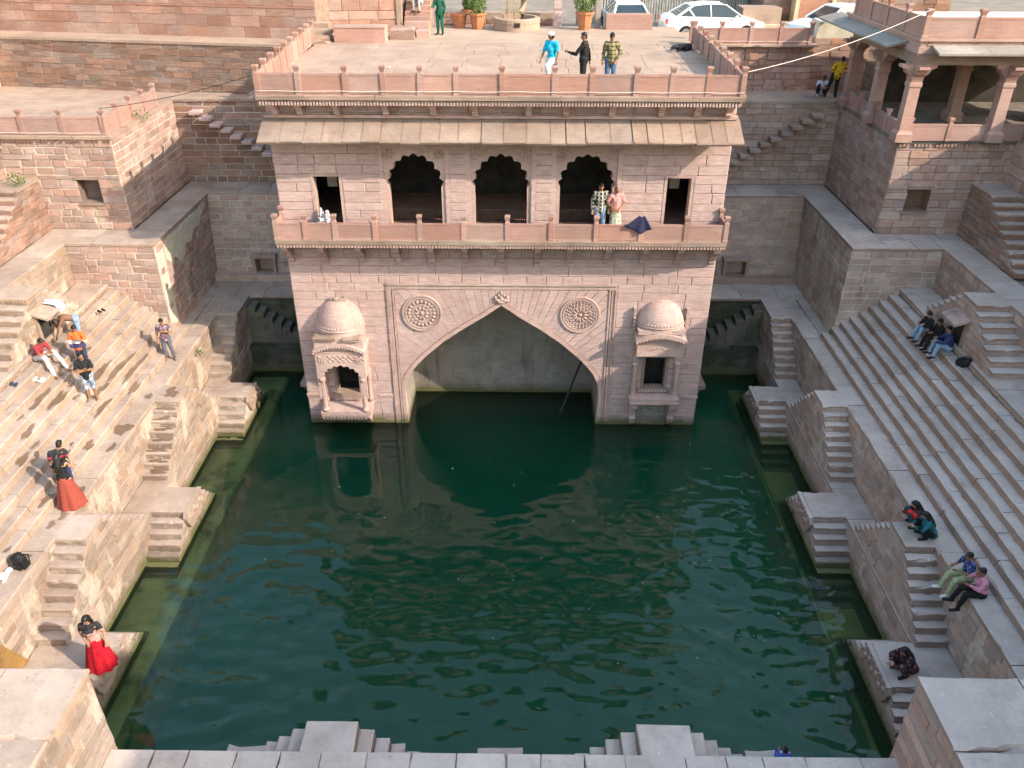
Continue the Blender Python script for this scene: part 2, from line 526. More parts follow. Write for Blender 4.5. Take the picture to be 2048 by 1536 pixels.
# railing post: square shaft with a flared cap (shared mesh)
def post_mesh(name, h, w_, mat):
    mb = MB()
    q = math.sqrt(2)*w_/2
    prof = [(q*1.15, 0), (q*1.15, .06), (q, .09), (q, h*.74), (q*.86, h*.755), (q*.78, h*.79), (q*.84, h*.83), (q*1.12, h*.90), (q*1.22, h*.945), (q*1.22, h*.985), (q*1.1, h)]
    mb.lathe(prof, (0,0,0), 4, a0=math.pi/4, a1=math.pi/4+2*math.pi)
    me = bpy.data.meshes.new(name); me.from_pydata(mb.v, [], mb.f); me.materials.append(mat)
    return me
POST = {}
def railing(parent, pts, z, h, ph, w_=0.17, th=0.09, mat=None, panel_mat=None, skip_first=False, key='a', inset=0.0):
    """posts at pts (world xy), panels between"""
    mat = mat or M['panel']
    k = (key, round(ph, 3), round(w_, 3))
    if k not in POST: POST[k] = post_mesh('railing_post', ph, w_, mat)
    for i, p in enumerate(pts):
        if i == 0 and skip_first: continue
        o = bpy.data.objects.new('railing_post', POST[k]); COL.objects.link(o)
        adopt(o, parent); o.location = (p[0], p[1], z)
        o.rotation_euler = (rnd.uniform(-.012, .012), rnd.uniform(-.012, .012), rnd.uniform(-.03, .03))
    for a, b in zip(pts[:-1], pts[1:]):
        a = Vector((a[0], a[1], 0)); b = Vector((b[0], b[1], 0))
        U = (b-a).normalized(); L = (b-a).length; V = Vector((0,0,1)); N = U.cross(V)
        e = w_*.5-.03
        O = Vector((a.x, a.y, z))
        t0 = rnd.uniform(-.012, .012); t1 = rnd.uniform(-.008, .008)
        mb = MB().obox(O, U, V, N, e, L-e, 0, h-.012+t1, -th/2+t0, th/2+t0)
        mb.obox(O, U, V, N, e+.002, L-e-.002, h-.0115+t1, h+t1, -th/2+.012+t0, th/2-.012+t0)
        pn = mb.build('railing_panel', panel_mat or mat, parent)
        # sunk border on the outer face
        fr = MB()
        for s_ in (1, -1):
            n0, n1 = (th/2+t0+.0005, th/2+t0+.012) if s_ > 0 else (-th/2+t0-.012, -th/2+t0-.0005)
            m_ = .07
            fr.obox(O, U, V, N, e+.003, L-e-.003, .003, m_, n0, n1); fr.obox(O, U, V, N, e+.003, L-e-.003, h-m_, h-.02, n0, n1)
            fr.obox(O, U, V, N, e+.003, e+m_, m_+.001, h-m_-.001, n0, n1); fr.obox(O, U, V, N, L-e-m_, L-e-.003, m_+.001, h-m_-.001, n0, n1)
        fr.build('panel_border', panel_mat or mat, pn)
# ================================================================== central pavilion
PAV = thing('pavilion', 'pink sandstone pavilion with pointed arch, balcony and sloping eave rising from the water', 'pavilion', (0, 3, 0))
HX = 7.97
X, Y, Z = Vector((1,0,0)), Vector((0,1,0)), Vector((0,0,1))
NY = Vector((0,-1,0))

# body behind the stone facing
mb = MB()
for s in (-1, 1):
    mb.box(s*4.05, s*5.5, .04, 2.6, -4, 8.2)
    mb.box(s*7.05, s*7.9, .04, 2.6, -4, 8.2)
    mb.box(s*5.5, s*7.05, .9, 2.6, -4, 8.2)
    mb.box(s*5.5, s*7.05, .04, .9, 3.2, 8.2)
    mb.box(s*5.5, s*7.05, .04, .9, -4, 1.45)
    mb.box(s*7.45, s*7.93, .06, 9.9, 8.2, 13.1)
mb.box(-4.05, 4.05, .3, 2.6, 5.6, 8.2)
mb.box(-7.9, 7.9, 2.6, 9.9, -4, 8.2)
mb.box(-7.45, 7.45, 4.6, 9.9, 8.2, 13.1)
mb.box(-7.45, 7.45, .1, 4.6, 12.0, 13.1)
mb.build('wall_body', M['dark'], PAV)

W1 = Wall(PAV, M['pink'], M['mortar_pink'], 11, limit=300, rough=.55)
KL, KR = (-6.68, -5.77, 1.46, 2.9), (5.70, 6.56, 1.74, 3.17)
op = lambda q, zb: (q[0]+HX, q[1]+HX, q[2]-zb, q[3]-zb)
W1.face((-HX, 0, -1.2), X, Z, 2*HX, 8.95, .36, (.6, 1.35), .018, .026,
        openings=[(HX-4.4, HX+4.4, -1, 6.32+1.2), op(KL, -1.2), op(KR, -1.2)])
DOORS = [(-6.74, -5.63), (5.78, 6.82)]
ARCH = [-3.05, 0.0, 3.03]
ops = [op((a, b, 7, 10.49), 7.75) for a, b in DOORS]+[op((c-1.22, c+1.22, 7, 11.6), 7.75) for c in ARCH]
W1.face((-HX, 0, 7.75), X, Z, 2*HX, 5.2, .34, (.6, 1.4), .018, .026, openings=ops)
# radial spandrel stones
half = [(0,5.43),(0.7,4.92),(1.49,4.41),(2.29,3.83),(3.02,3.17),(3.38,2.78),(3.68,2.38),(3.87,1.95),(3.95,1.4),(3.93,.7),(3.88,0),(3.88,-1.2)]
INTR = [(-x, z) for x, z in reversed(half[1:])]+half
def off(pts, d):
    out = []
    for i, p in enumerate(pts):
        a = pts[max(i-1, 0)]; b = pts[min(i+1, len(pts)-1)]
        t = Vector((b[0]-a[0], b[1]-a[1])).normalized()
        out.append((p[0]-t.y*d, p[1]+t.x*d))
    return out
RIM = off(INTR, .17)
RIM = [(max(-4.08, min(4.08, x)), z) for x, z in RIM]
cen = (0.0, 1.0)
def ray_poly(ang, pts):
    d = (math.cos(ang), math.sin(ang)); best = None
    for (x0, z0), (x1, z1) in zip(pts[:-1], pts[1:]):
        ex, ez = x1-x0, z1-z0
        det = d[0]*(-ez)+d[1]*ex
        if abs(det) < 1e-9: continue
        t = ((x0-cen[0])*(-ez)+(z0-cen[1])*ex)/det
        u = (d[0]*(z0-cen[1])-d[1]*(x0-cen[0]))/det
        if t > 0 and -1e-6 <= u <= 1+1e-6: best = t if best is None else min(best, t)
    return best
RECT = [(-4.1,-1.2),(-4.1,6.1),(4.1,6.1),(4.1,-1.2)]
PF = lambda a, b, c: (a, -c, b)
MBB = MB()
angs = []
a = R(14)
while a < R(166):
    angs.append(a)
    a += R(4.6)*(0.8+.4*W1.rg.random())*(0.72 if R(40) < a < R(140) else 1)
angs.append(R(166))
cor = [math.atan2(6.1-cen[1], 4.1), math.atan2(6.1-cen[1], -4.1)]
for a0, a1 in zip(angs[:-1], angs[1:]):
    g = .0011
    aa = [a0+g, (a0+a1)/2, a1-g]
    for c_ in cor:
        if a0+.01 < c_ < a1-.01: aa = sorted(aa+[c_])
    inn = []; out = []
    for t in aa:
        ri, ro = ray_poly(t, RIM), ray_poly(t, RECT)
        if ri is None or ro is None: ri = ro = 4.0
        inn.append((t, ri+.006)); out.append((t, ro-.008))
    span = min(o[1]-i[1] for i, o in zip(inn, out))
    if span < .04: continue
    nsp = 1 if span < 1.5 else 2
    for k in range(nsp):
        f0, f1 = k/nsp, (k+1)/nsp
        pa = [(t, ri+(ro-ri)*f0+(.006 if k else 0)) for (t, ri), (_, ro) in zip(inn, out)]
        pb = [(t, ri+(ro-ri)*f1-(.006 if k < nsp-1 else 0)) for (t, ri), (_, ro) in zip(inn, out)]
        xy = lambda q: (cen[0]+q[1]*math.cos(q[0]), cen[1]+q[1]*math.sin(q[0]))
        W1.poly(PF, [xy(q) for q in pa[::-1]]+[xy(q) for q in pb], .018) if False else W1.poly(PF, [xy(q) for q in pb]+[xy(q) for q in pa[::-1]], .018)
    xy = lambda q: (cen[0]+q[1]*math.cos(q[0]), cen[1]+q[1]*math.sin(q[0]))
    pp = [xy(q) for q in out]+[xy(q) for q in inn[::-1]]
    MBB.add([(x, .002, z) for x, z in pp], [tuple(range(len(pp)))])
for s in (-1, 1):
    for z0, z1 in ((-1.2, -.2), (-.2, .5), (.5, 1.15), (1.15, 1.75), (1.75, 2.2)):
        W1.poly(PF, [(s*4.03, z0+.006), (s*4.095, z0+.006), (s*4.095, z1-.006), (s*4.03, z1-.006)][::1 if s > 0 else -1], .018)
W1.done()
MBB.build('spandrel_bed', M['mortar_pink'], PAV)
# arch rim and soffit
mb = MB()
n = len(INTR)
v = [(x, -.045, z) for x, z in INTR]+[(x, -.045, z) for x, z in RIM]+[(x, 0.01, z) for x, z in RIM]+[(x, .35, z) for x, z in INTR]
f = []
for i in range(n-1):
    f += [(i, i+1, n+i+1, n+i), (n+i, n+i+1, 2*n+i+1, 2*n+i), (3*n+i, 3*n+i+1, i+1, i)]
mb.add(v, f).build('arch_rim', M['carved'], PAV)
rim2 = off(INTR, .19); rim3 = off(INTR, .23)
clampx = lambda L: [(max(-4.09, min(4.09, x)), z) for x, z in L]
mb = MB(); a_, b_ = clampx(rim2), clampx(rim3)
v = [(x, -.03, z) for x, z in a_]+[(x, -.03, z) for x, z in b_]+[(x, 0.0, z) for x, z in b_]
f = []
for i in range(3, n-4): f += [(i, i+1, n+i+1, n+i), (n+i, n+i+1, 2*n+i+1, 2*n+i)]
mb.add(v, f).build('rim_fillet', M['carved'], PAV)
# recess behind the arch
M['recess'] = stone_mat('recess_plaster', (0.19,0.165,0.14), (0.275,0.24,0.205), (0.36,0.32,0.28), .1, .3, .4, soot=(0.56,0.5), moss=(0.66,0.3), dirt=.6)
mb = MB()
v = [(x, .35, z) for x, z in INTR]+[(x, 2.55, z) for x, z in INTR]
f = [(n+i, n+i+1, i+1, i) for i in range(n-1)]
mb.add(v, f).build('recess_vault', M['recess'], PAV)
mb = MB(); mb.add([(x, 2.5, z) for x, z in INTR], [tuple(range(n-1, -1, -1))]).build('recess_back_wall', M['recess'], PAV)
# moulded frame round the arch panel
mb = MB()
for s in (-1, 1):
    for x0, x1, d in ((4.1, 4.17, .05), (4.2, 4.33, .035), (4.335, 4.4, .075)):
        mb.box(s*x0, s*x1, -d, .02, -1.2, 6.1)
mb.build('frame_moulding', M['carved'], PAV)
mb = MB()
for z0, z1, d in ((6.1, 6.16, .05), (6.165, 6.25, .035), (6.255, 6.33, .08)):
    mb.box(-4.4, 4.4, -d, .02, z0, z1)
mb.build('frame_moulding', M['carved'], PAV)
# string course near the water
mb = MB()
for s in (-1, 1):
    for a0, a1 in ((4.41, 5.05), (7.3, 7.99)):
        mb.box(s*a0, s*a1, -.06, .02, 1.32, 1.40)
        O = Vector((min(s*a0, s*a1), -.022, 1.24))
        dentils(mb, O, X, Z, NY, a1-a0, .1, .07, .035)
mb.build('string_course', M['carved'], PAV)
# finial over the arch point
mb = MB()
for c_, r_ in (((0,-.06,5.72),(.09,.06,.16)), ((0,-.07,5.95),(.06,.05,.12)), ((-.14,-.07,5.66),(.10,.06,.07)), ((.14,-.07,5.66),(.10,.06,.07)),
               ((-.22,-.06,5.76),(.06,.05,.09)), ((.22,-.06,5.76),(.06,.05,.09)), ((-.10,-.07,5.86),(.05,.05,.09)), ((.10,-.07,5.86),(.05,.05,.09)),
               ((0,-.08,5.58),(.16,.06,.05)), ((-.25,-.05,5.62),(.05,.04,.05)), ((.25,-.05,5.62),(.05,.04,.05))):
    mb.ball(c_, r_, 10, 6)
mb.build('leaf_finial', M['carved'], PAV, True)
# carved medallions
def medallion(cx, cz, kind):
    y = -.02
    base = MB()
    prof = [(.001, .05), (.08, .05), (.10, .02), (.32, .015), (.33, .05), (.37, .05), (.38, .015), (.60, .015), (.61, .055), (.66, .055), (.67, .02), (.70, .02), (.71, .06), (.76, .06), (.78, .0)]
    base.lathe([(r, h) for r, h in prof], (cx, y, cz), 48, axis='y', close=False)
    b = base.build('medallion', M['carved'], PAV)
    mb = MB()
    if kind == 0:
        for i in range(10):
            a = 2*math.pi*i/10
            Rm = Matrix.Rotation(-a, 3, 'Y')
            p = Vector((math.cos(a)*.21, 0, math.sin(a)*.21))
            mb.ball((cx+p.x, y-.03, cz+p.z), (.10, .06, .035), 8, 5, Rm)
        m = 20
        for i in range(m):
            a = 2*math.pi*i/m
            Rm = Matrix.Rotation(-a, 3, 'Y')
            mb.ball((cx+math.cos(a)*.49, y-.03, cz+math.sin(a)*.49), (.085, .06, .045), 8, 5, Rm)
    else:
        for i in range(12):
            a = 2*math.pi*i/12
            Rm = Matrix.Rotation(-a, 3, 'Y')
            mb.ball((cx+math.cos(a)*.22, y-.035, cz+math.sin(a)*.22), (.11, .065, .04), 8, 5, Rm)
        for rr, m in ((.43, 20), (.54, 26)):
            for i in range(m):
                a = 2*math.pi*(i+.5*(rr > .5))/m
                Rm = Matrix.Rotation(-a+.5, 3, 'Y')
                mb.ball((cx+math.cos(a)*rr, y-.03, cz+math.sin(a)*rr), (.06, .06, .03), 7, 4, Rm)
    mb.ball((cx, y-.05, cz), (.07, .05, .07), 10, 6)
    mb.build('carved_petals', M['carved'], b, True)
medallion(-3.07, 5.08, 0)
medallion(3.03, 5.05, 1)
# doors: frame and dark passage
for a0, a1 in DOORS:
    mb = MB()
    mb.box(a0, a0+.10, -.035, .4, 8.4, 10.40); mb.box(a1-.10, a1, -.035, .4, 8.4, 10.40); mb.box(a0, a1, -.036, .4, 10.401, 10.49)
    mb.box((a0+a1)/2-.08, (a0+a1)/2+.08, -.05, .01, 10.41, 10.53)
    fr = mb.build('door_frame', M['carved'], PAV)
    MB().box((a0+a1)/2-.18, (a0+a1)/2+.18, .9, 1.0, 9.75, 10.4).build('hanging_panel', M['recess'], fr)
# cusped arches
def lobes(hw, zs, za, nl=9):
    base = []
    for i in range(nl+1):
        t = i/nl
        x = -hw*math.cos(math.pi*t)
        k = math.sin(math.pi*t)
        z = zs+(za-zs)*(k**1.15)
        base.append((x, z))
    pts = [(-hw, 0)]
    for i in range(nl):
        (x0, z0), (x1, z1) = base[i], base[i+1]
        L = math.hypot(x1-x0, z1-z0)
        nx, nz = -(z1-z0)/L, (x1-x0)/L
        for q in range(6):
            t = q/6
            bl = math.sin(math.pi*t)*L*.36
            pts.append((x0+(x1-x0)*t+nx*bl, z0+(z1-z0)*t+nz*bl))
    pts += [base[-1], (hw, 0)]
    return pts
def cusped(parent, c, zb, hw, W, zs, za, zt, y0, y1, mat, name='cusped_arch', leaf=True):
    pts = lobes(hw, zs, za)
    pts = [(x, z if i not in (0, len(pts)-1) else 0.0) for i, (x, z) in enumerate(pts)]
    n = len(pts); out = []
    for x, z in pts:
        if z < zs*.6: out.append((math.copysign(W, x), z)); continue
        dx, dz = x, z-zs*.75
        k = min(W/abs(dx) if abs(dx) > 1e-6 else 1e9, (zt-zs*.75)/dz if dz > 1e-6 else 1e9)
        out.append((dx*k, zs*.75+dz*k))
    # keep the outer corners
    for s in (-1, 1):
        i = min(range(n), key=lambda q: abs(out[q][0]-s*W)+abs(out[q][1]-zt)); out[i] = (s*W, zt)
    mb = MB()
    v = [(c+x, y0, zb+z) for x, z in pts]+[(c+x, y0, zb+z) for x, z in out]+[(c+x, y1, zb+z) for x, z in pts]+[(c+x, y1, zb+z) for x, z in out]
    f = []
    for i in range(n-1):
        f += [(i, i+1, n+i+1, n+i)[::-1], (2*n+i, 2*n+i+1, i+1, i)[::-1], (2*n+i+1, 2*n+i, 3*n+i, 3*n+i+1)[::-1], (n+i, n+i+1, 3*n+i+1, 3*n+i)[::-1]]
    o = mb.add(v, f).build(name, mat, parent)
    if leaf:
        mb = MB()
        for s in (-1, 1):
            px, pz = c+s*W*.74, zb+zt*.88
            for i in range(7):
                a = 2*math.pi*i/7
                mb.ball((px+math.cos(a)*W*.11, y0-.012, pz+math.sin(a)*W*.11), (W*.055, .02, W*.055), 7, 4)
            mb.ball((px, y0-.015, pz), (W*.06, .025, W*.06), 7, 4)
        mb.build('carved_rosettes', mat, o, True)
    return o
for c in ARCH:
    ar = cusped(PAV, c, 8.4, .93, 1.2, 1.62, 2.72, 3.18, .03, .45, M['carved'])
    MB().box(c-1.24, c-1.08, -.02, .028, 8.4, 11.6).box(c+1.08, c+1.24, -.02, .028, 8.4, 11.6).build('pilaster', M['pink'], PAV)
    # low stone grating inside
    mb = MB()
    for i in range(24):
        x = c-.9+1.8*i/23
        mb.box(x-.016, x+.016, 1.0, 1.05, 8.45, 8.86)
    mb.box(c-.95, c+.95, .98, 1.07, 8.86, 8.9).box(c-.95, c+.95, .98, 1.07, 8.405, 8.449)
    mb.build('low_grating', M['mortar_dark'], PAV)
MB().box(-7.4, 7.4, .02, 4.6, 8.2, 8.4).build('room_floor', M['red'], PAV)
M['soot'] = plain('interior_shade_stone', (0.05,0.042,0.038), .95, .4, 2)  # near-black colour puts interior shade into room and hall surfaces
MB().box(-7.4, 7.4, 4.4, 4.59, 8.401, 12.0).build('room_back_wall', M['soot'], PAV)  # interior shade put into the wall colour
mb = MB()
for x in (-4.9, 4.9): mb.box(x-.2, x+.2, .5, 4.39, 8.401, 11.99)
mb.build('room_partition', M['soot'], PAV)  # interior shade put into the partition colour

# balcony
mb = MB().box(-8.0, 8.0, -1.0, -.002, 8.24, 8.4)
BS = mb.build('balcony_slab', M['eave'], PAV)
pieces = [-8.0, -6.4, -4.1, -2.2, .3, 2.0, 4.6, 6.3, 8.0]
for a0, a1 in zip(pieces[:-1], pieces[1:]):
    MB().slab(a0+.004, a1-.004, -1.07, -.93, 8.26, 8.43, .02, .012).build('coping_stone', M['eave'], PAV)
mb = MB(); dentils(mb, (-7.98, -.985, 8.13), X, Z, NY, 15.96, .115, .12, .06); mb.box(-7.99, 7.99, -.98, -.9, 8.14, 8.235)
mb.build('dentil_band', M['carved'], PAV)['kind'] = 'stuff'
def bracket_pts(out, h):
    return [(0, 0), (0, -h), (.16, -h), (.24, -h*.9), (.25, -h*.78), (.34, -h*.72), (.46*out+.05, -h*.62), (.52*out+.05, -h*.5), (.68*out, -h*.44), (.80*out, -h*.32), (out*.95, -h*.24), (out, -h*.12), (out, 0)]
def bracket(parent, x, ztop, out, h, w_, name='bracket'):
    p = bracket_pts(out, h)
    mb = MB()
    mb.prism([(a, b) for a, b in p], (x-w_/2, 0, ztop), NY, Z, X, 0, w_)
    mb.prism([(a, b) for a, b in p[:1]+[(0, -h*.25), (out*.8, -h*.22), (out*1.02, 0)]], (x-w_*.75, 0, ztop), NY, Z, X, 0, w_*1.5)
    mb.ball((x, -.24, ztop-h*.68), (w_*.62, .07, .08), 8, 5)
    mb.ball((x, -out*.62, ztop-h*.36), (w_*.62, .07, .07), 8, 5)
    return mb.build(name, M['carved'], parent)
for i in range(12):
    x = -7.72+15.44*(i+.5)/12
    MB().box(x-.48, x+.48, -.052, -.021, 7.70, 8.12).build('shade_strip', M['painted_shade'], PAV)  # dark strips between brackets carry the balcony's shade in their colour
for i in range(13):
    bracket(PAV, -7.72+15.44*i/12+rnd.uniform(-.08, .08), 8.13, .88, .92, .2)
bx = [-7.93, -6.9, -5.85, -4.42, -2.85, -1.3, .25, 1.78, 3.37, 4.94, 6.54, 7.93]
railing(PAV, [(x, -.97) for x in bx], 8.42, .62, .92, .16, .085)
railing(PAV, [(-7.93, -.97), (-7.93, -.06)], 8.42, .62, .92, .16, .085, skip_first=True)
railing(PAV, [(7.93, -.97), (7.93, -.06)], 8.42, .62, .92, .16, .085, skip_first=True)
# sloping eave of single slabs
x = -8.1
slabs = []
while x < 8.0:
    w_ = rnd.uniform(.45, .82)
    slabs.append((x, min(x+w_, 8.1))); x += w_
def eave_slab(a0, a1, y0, z0, y1, z1, th=.075):
    dz = rnd.uniform(-.006, .010); dy = rnd.uniform(-.03, .03)
    U = X; D = Vector((0, y1-y0, z1-z0)); L = D.length; D.normalize(); N = Vector((0, -D.z, D.y))*-1
    if N.z < 0: N = -N
    mb = MB()
    k = rnd.uniform(.0, .012)
    O = Vector((a0+.006, y0, z0+dz))
    mb.obox(O, U, D, N, -.003, a1-a0-.008, 0, L+dy, -th, 0)
    mb.obox(O, U, D, N, .03, a1-a0-.042, .02, L+dy-.03, .0005, .012)
    if rnd.random() < .22: mb.obox(O, U, D, N, 0.0, .055, .01, L+dy-.01, .0006, .035)
    return mb.build('eave_slab', M['eave'], PAV)
for a0, a1 in slabs:
    eave_slab(a0, a1, -.02, 12.44, -1.13, 11.88)
mb = MB().box(-8.02, 8.02, -.16, -.003, 12.45, 12.55)
mb.build('eave_ledge', M['carved'], PAV)
# roof slab, dentils, brackets
MB().box(-7.97, 7.97, -.70, .15, 13.14, 13.28).build('roof_slab', M['eave'], PAV)
for a0, a1 in zip(pieces[:-1], pieces[1:]):
    MB().slab(a0*1.0+.004, a1*1.0-.004, -.79, -.60, 13.16, 13.31, .02, .014).build('coping_stone', M['eave'], PAV)
mb = MB(); dentils(mb, (-7.95, -.66, 12.98), X, Z, NY, 15.9, .105, .15, .075); mb.box(-7.95, 7.95, -.65, -.5, 13.0, 13.135)
mb.build('dentil_band', M['carved'], PAV)['kind'] = 'stuff'
for x in (-7.6, -6.75, -5.5, -3.85, -2.25, -.85, .95, 2.2, 3.75, 5.4, 6.6, 7.65):
    bracket(PAV, x, 12.98, .56, .48, .2)
tx = [-7.92, -6.58, -5.03, -3.8, -2.6, -1.43, .08, 1.78, 3.0, 4.43, 5.6, 6.78, 7.9]
railing(PAV, [(x, -.66) for x in tx], 13.3, .68, .93, .17, .09)
ly = [-.66, .55, 1.75, 2.95, 4.15, 5.35, 6.55, 7.75, 8.95, 10.1]
railing(PAV, [(-7.92-.055*(y+.66), y) for y in ly], 13.3, .68, .93, .17, .09, skip_first=True)
ry = [-.66, .7, 2.05, 3.4, 4.75, 6.1, 7.45, 8.8, 10.4]
railing(PAV, [(7.9+.035*(y+.66), y) for y in ry], 13.3, .68, .93, .17, .09, skip_first=True)
pave(PAV, -8.3, 8.1, -.55, 10.3, 13.31, 1.35, .98, M['floor'], .05, .008, 5, 'terrace_slab', .006, .002)
# drain comb along the inner edge of the parapet
mb = MB()
for i in range(62): mb.box(-5.0+i*.142, -5.0+i*.142+.05, -.5, -.36, 13.312, 13.36)
mb.build('drain_comb', M['mortar_dark'], PAV)

# ------------------------------------------------------------------ projecting kiosks
def kiosk_dome(parent, cx, z0, hw, depth, ztop, mat, broken):
    k = MB()
    prof = []
    for i in range(13):
        t = i/12
        r = hw*(1.0 if t < .12 else math.cos((t-.12)/.88*math.pi/2)**.46)
        prof.append((r, z0+(ztop-z0)*t))
    prof[-1] = (.03, ztop)
    k.lathe([(r, h) for r, h in prof], (cx, 0, 0), 24, a0=math.pi, a1=2*math.pi, sy=depth/hw, close=False)
    d = k.build('dome', mat, parent, True)
    b = MB()
    zb = z0+(ztop-z0)*.27
    for i in range(22):
        a = math.pi+math.pi*(i+.5)/22
        rr = hw*.965
        b.ball((cx+math.cos(a)*rr, math.sin(a)*rr*depth/hw, zb), (.045, .045, .055), 6, 4)
    for zz in (z0+.02, z0+(ztop-z0)*.2):
        for i in range(24):
            a = math.pi+math.pi*i/24; a2 = math.pi+math.pi*(i+1)/24
            p = [(cx+math.cos(q)*hw*1.02, math.sin(q)*depth*1.02, zz) for q in (a, a2)]
            b.tube(p, .028, 5)
    b.build('dome_band', mat, d)
    if broken:
        c = MB()
        for i in range(7):
            a = math.pi+math.pi*(i+.5)/7
            c.ball((cx+math.cos(a)*.24+rnd.uniform(-.04, .04), math.sin(a)*.18-.03, ztop-.06+rnd.uniform(-.05, .04)), (.12, .10, .09), 7, 5)
        c.build('dome_cap', M['eave'], d)
    return d
def arc_cornice(parent, cx, hw, depth, z, rise, th, mat):
    """curved drip cornice over the kiosk front"""
    mb = MB(); m = 14
    for i in range(m):
        t0, t1 = -1+2*i/m, -1+2*(i+1)/m
        z0, z1 = z+rise*(1-t0*t0), z+rise*(1-t1*t1)
        x0, x1 = cx+hw*t0, cx+hw*t1
        mb.add([(x0,-depth,z0),(x1,-depth,z1),(x1,-depth,z1+th),(x0,-depth,z0+th),(x0,0,z0+.03),(x1,0,z1+.03),(x1,0,z1+th+.06),(x0,0,z0+th+.06)],
               [(0,1,2,3),(3,2,6,7),(1,0,4,5),(0,3,7,4),(1,5,6,2)])
    o = mb.build('curved_cornice', mat, parent)
    d = MB()
    for i in range(int(hw*2/.11)):
        t = -1+2*(i+.5)/int(hw*2/.11)
        d.ball((cx+hw*t, -depth-.01, z+rise*(1-t*t)-.02), (.032, .03, .05), 6, 4)
    d.build('cornice_beads', mat, o)
# left kiosk: two columns and a cusped arch
kx = -6.25
K = MB().box(kx-1.0, kx+1.0, -.98, -.002, 1.0, 1.13).build('kiosk_slab', M['carved'], PAV)
mb = MB(); dentils(mb, (kx-.98, -.97, .87), X, Z, NY, 1.95, .1, .12, .04)
dentils(mb, (kx-.97, -.9, .74), X, Z, NY, 1.92, .14, .12, .04); mb.box(kx-.97, kx+.97, -.96, -.6, .88, .995); mb.build('kiosk_dentils', M['carved'], K)
for s in (-1, 1):
    bracket(PAV, kx+s*.78, .87, .8, .8, .2, 'kiosk_bracket')
for s in (-1, 1):
    mb = MB()
    for yy in (-.86,):
        mb.lathe([(.15,1.131),(.15,1.22),(.10,1.27),(.085,1.32),(.105,1.5),(.085,2.3),(.075,2.42),(.12,2.5),(.14,2.58),(.14,2.64)], (kx+s*.8, yy, 0), 10)
    mb.lathe([(.13,1.131),(.10,1.3),(.085,2.35),(.13,2.64)], (kx+s*.88, -.1, 0), 8)
    mb.build('kiosk_column', M['carved'], PAV, True)
cusped(PAV, kx, 1.72, .72, .95, .9, 1.45, 1.98, -.94, -.80, M['carved'], 'kiosk_arch')
mb = MB()
for s in (-1, 1):
    mb.box(kx+s*.83, kx+s*.95, -.795, -.005, 2.62, 3.7)
mb.box(kx-.95, kx+.95, -.93, -.004, 3.701, 3.85)
mb.build('kiosk_side_panel', M['carved'], PAV)
mb = MB()
for i in range(9):
    for k in range(3):
        mb.ball((kx-.8+1.6*i/8+(.1 if k % 2 else 0), -.945, 3.42+.1*k), (.07, .025, .04), 6, 4, Matrix.Rotation(.6*(-1)**i, 3, 'Y'))
mb.build('kiosk_scrollwork', M['carved'], PAV, True)
arc_cornice(PAV, kx, 1.02, 1.03, 3.78, .3, .1, M['carved'])
mb = MB().box(kx-.93, kx+.93, -.9, -.004, 3.86, 4.35); mb.build('kiosk_frieze', M['carved'], PAV)
for x0, x1, zz in ((-.95, -.05, 4.36), (.2, .85, 4.32)):
    MB().slab(kx+x0, kx+x1, -1.02, -.5, zz, zz+.1, .02, .03).build('broken_cornice_slab', M['eave'], PAV)
kiosk_dome(PAV, kx, 4.36, .93, .86, 5.75, M['carved'], True)
mb = MB()      # inner doorway of the left kiosk
mb.box(-6.78, -6.66, -.05, .3, 1.5, 2.95).box(-5.79, -5.67, -.05, .3, 1.5, 2.95).box(-6.78, -5.67, -.051, .3, 2.951, 3.06).box(-6.85, -5.6, -.2, .3, 1.3, 1.48)
mb.build('kiosk_doorway', M['eave'], PAV)
mb = MB(); dentils(mb, (-6.8, -.2, 1.2), X, Z, NY, 1.15, .12, .1, .03); mb.build('sill_dentils', M['carved'], PAV)
# right kiosk: front columns gone, hood hanging
kx = 6.13
K = MB().box(kx-1.0, kx+1.0, -.62, -.002, 1.42, 1.58).build('kiosk_slab', M['carved'], PAV)
MB().box(kx-.97, kx+.97, -.66, -.5, 1.36, 1.419).build('kiosk_slab_edge', M['carved'], K)
for s in (-1, 1):
    bracket(PAV, kx+s*.78, 1.36, .55, 1.25, .24, 'kiosk_bracket')
MB().box(kx-.62, kx+.62, -.04, -.0225, .18, 1.3).build('carved_base_panel', M['recess'], PAV)
mb = MB()
for i in range(9):
    for k in range(3):
        mb.ball((kx-.5+i*.125, -.045, .45+.2*k+.07*math.sin(i*1.7+k)), (.075, .03, .05), 7, 4, Matrix.Rotation(.5*(-1)**(i+k), 3, 'Y'))
mb.build('base_panel_carving', M['recess'], PAV, True)
for s in (-1, 1):
    mb = MB()
    mb.box(kx+s*.72, kx+s*.93, -.16, -.021, 1.581, 3.55)
    mb.lathe([(.12,1.581),(.10,1.75),(.085,2.9),(.12,3.05)], (kx+s*.84, -.26, 0), 8)
    mb.build('kiosk_column', M['carved'], PAV)
mb = MB()
mb.box(5.60, 5.72, -.05, .3, 1.8, 3.2).box(6.54, 6.66, -.05, .3, 1.8, 3.2).box(5.60, 6.66, -.051, .3, 3.201, 3.32).box(5.5, 6.75, -.12, .3, 1.62, 1.79)
mb.build('kiosk_doorway', M['eave'], PAV)
mb = MB(); dentils(mb, (5.5, -.12, 1.64), X, Z, NY, 1.22, .13, .12, .03); mb.build('sill_dentils', M['carved'], PAV)
mb = MB().box(kx-.88, kx+.88, -.62, -.004, 3.56, 4.3); mb.build('kiosk_hood_panel', M['carved'], PAV)
mb = MB()
for i in range(7): mb.ball((kx+.09*(i-3), -.625, 3.9+.05*math.cos((i-3)*.9)), (.05, .025, .05), 7, 4)
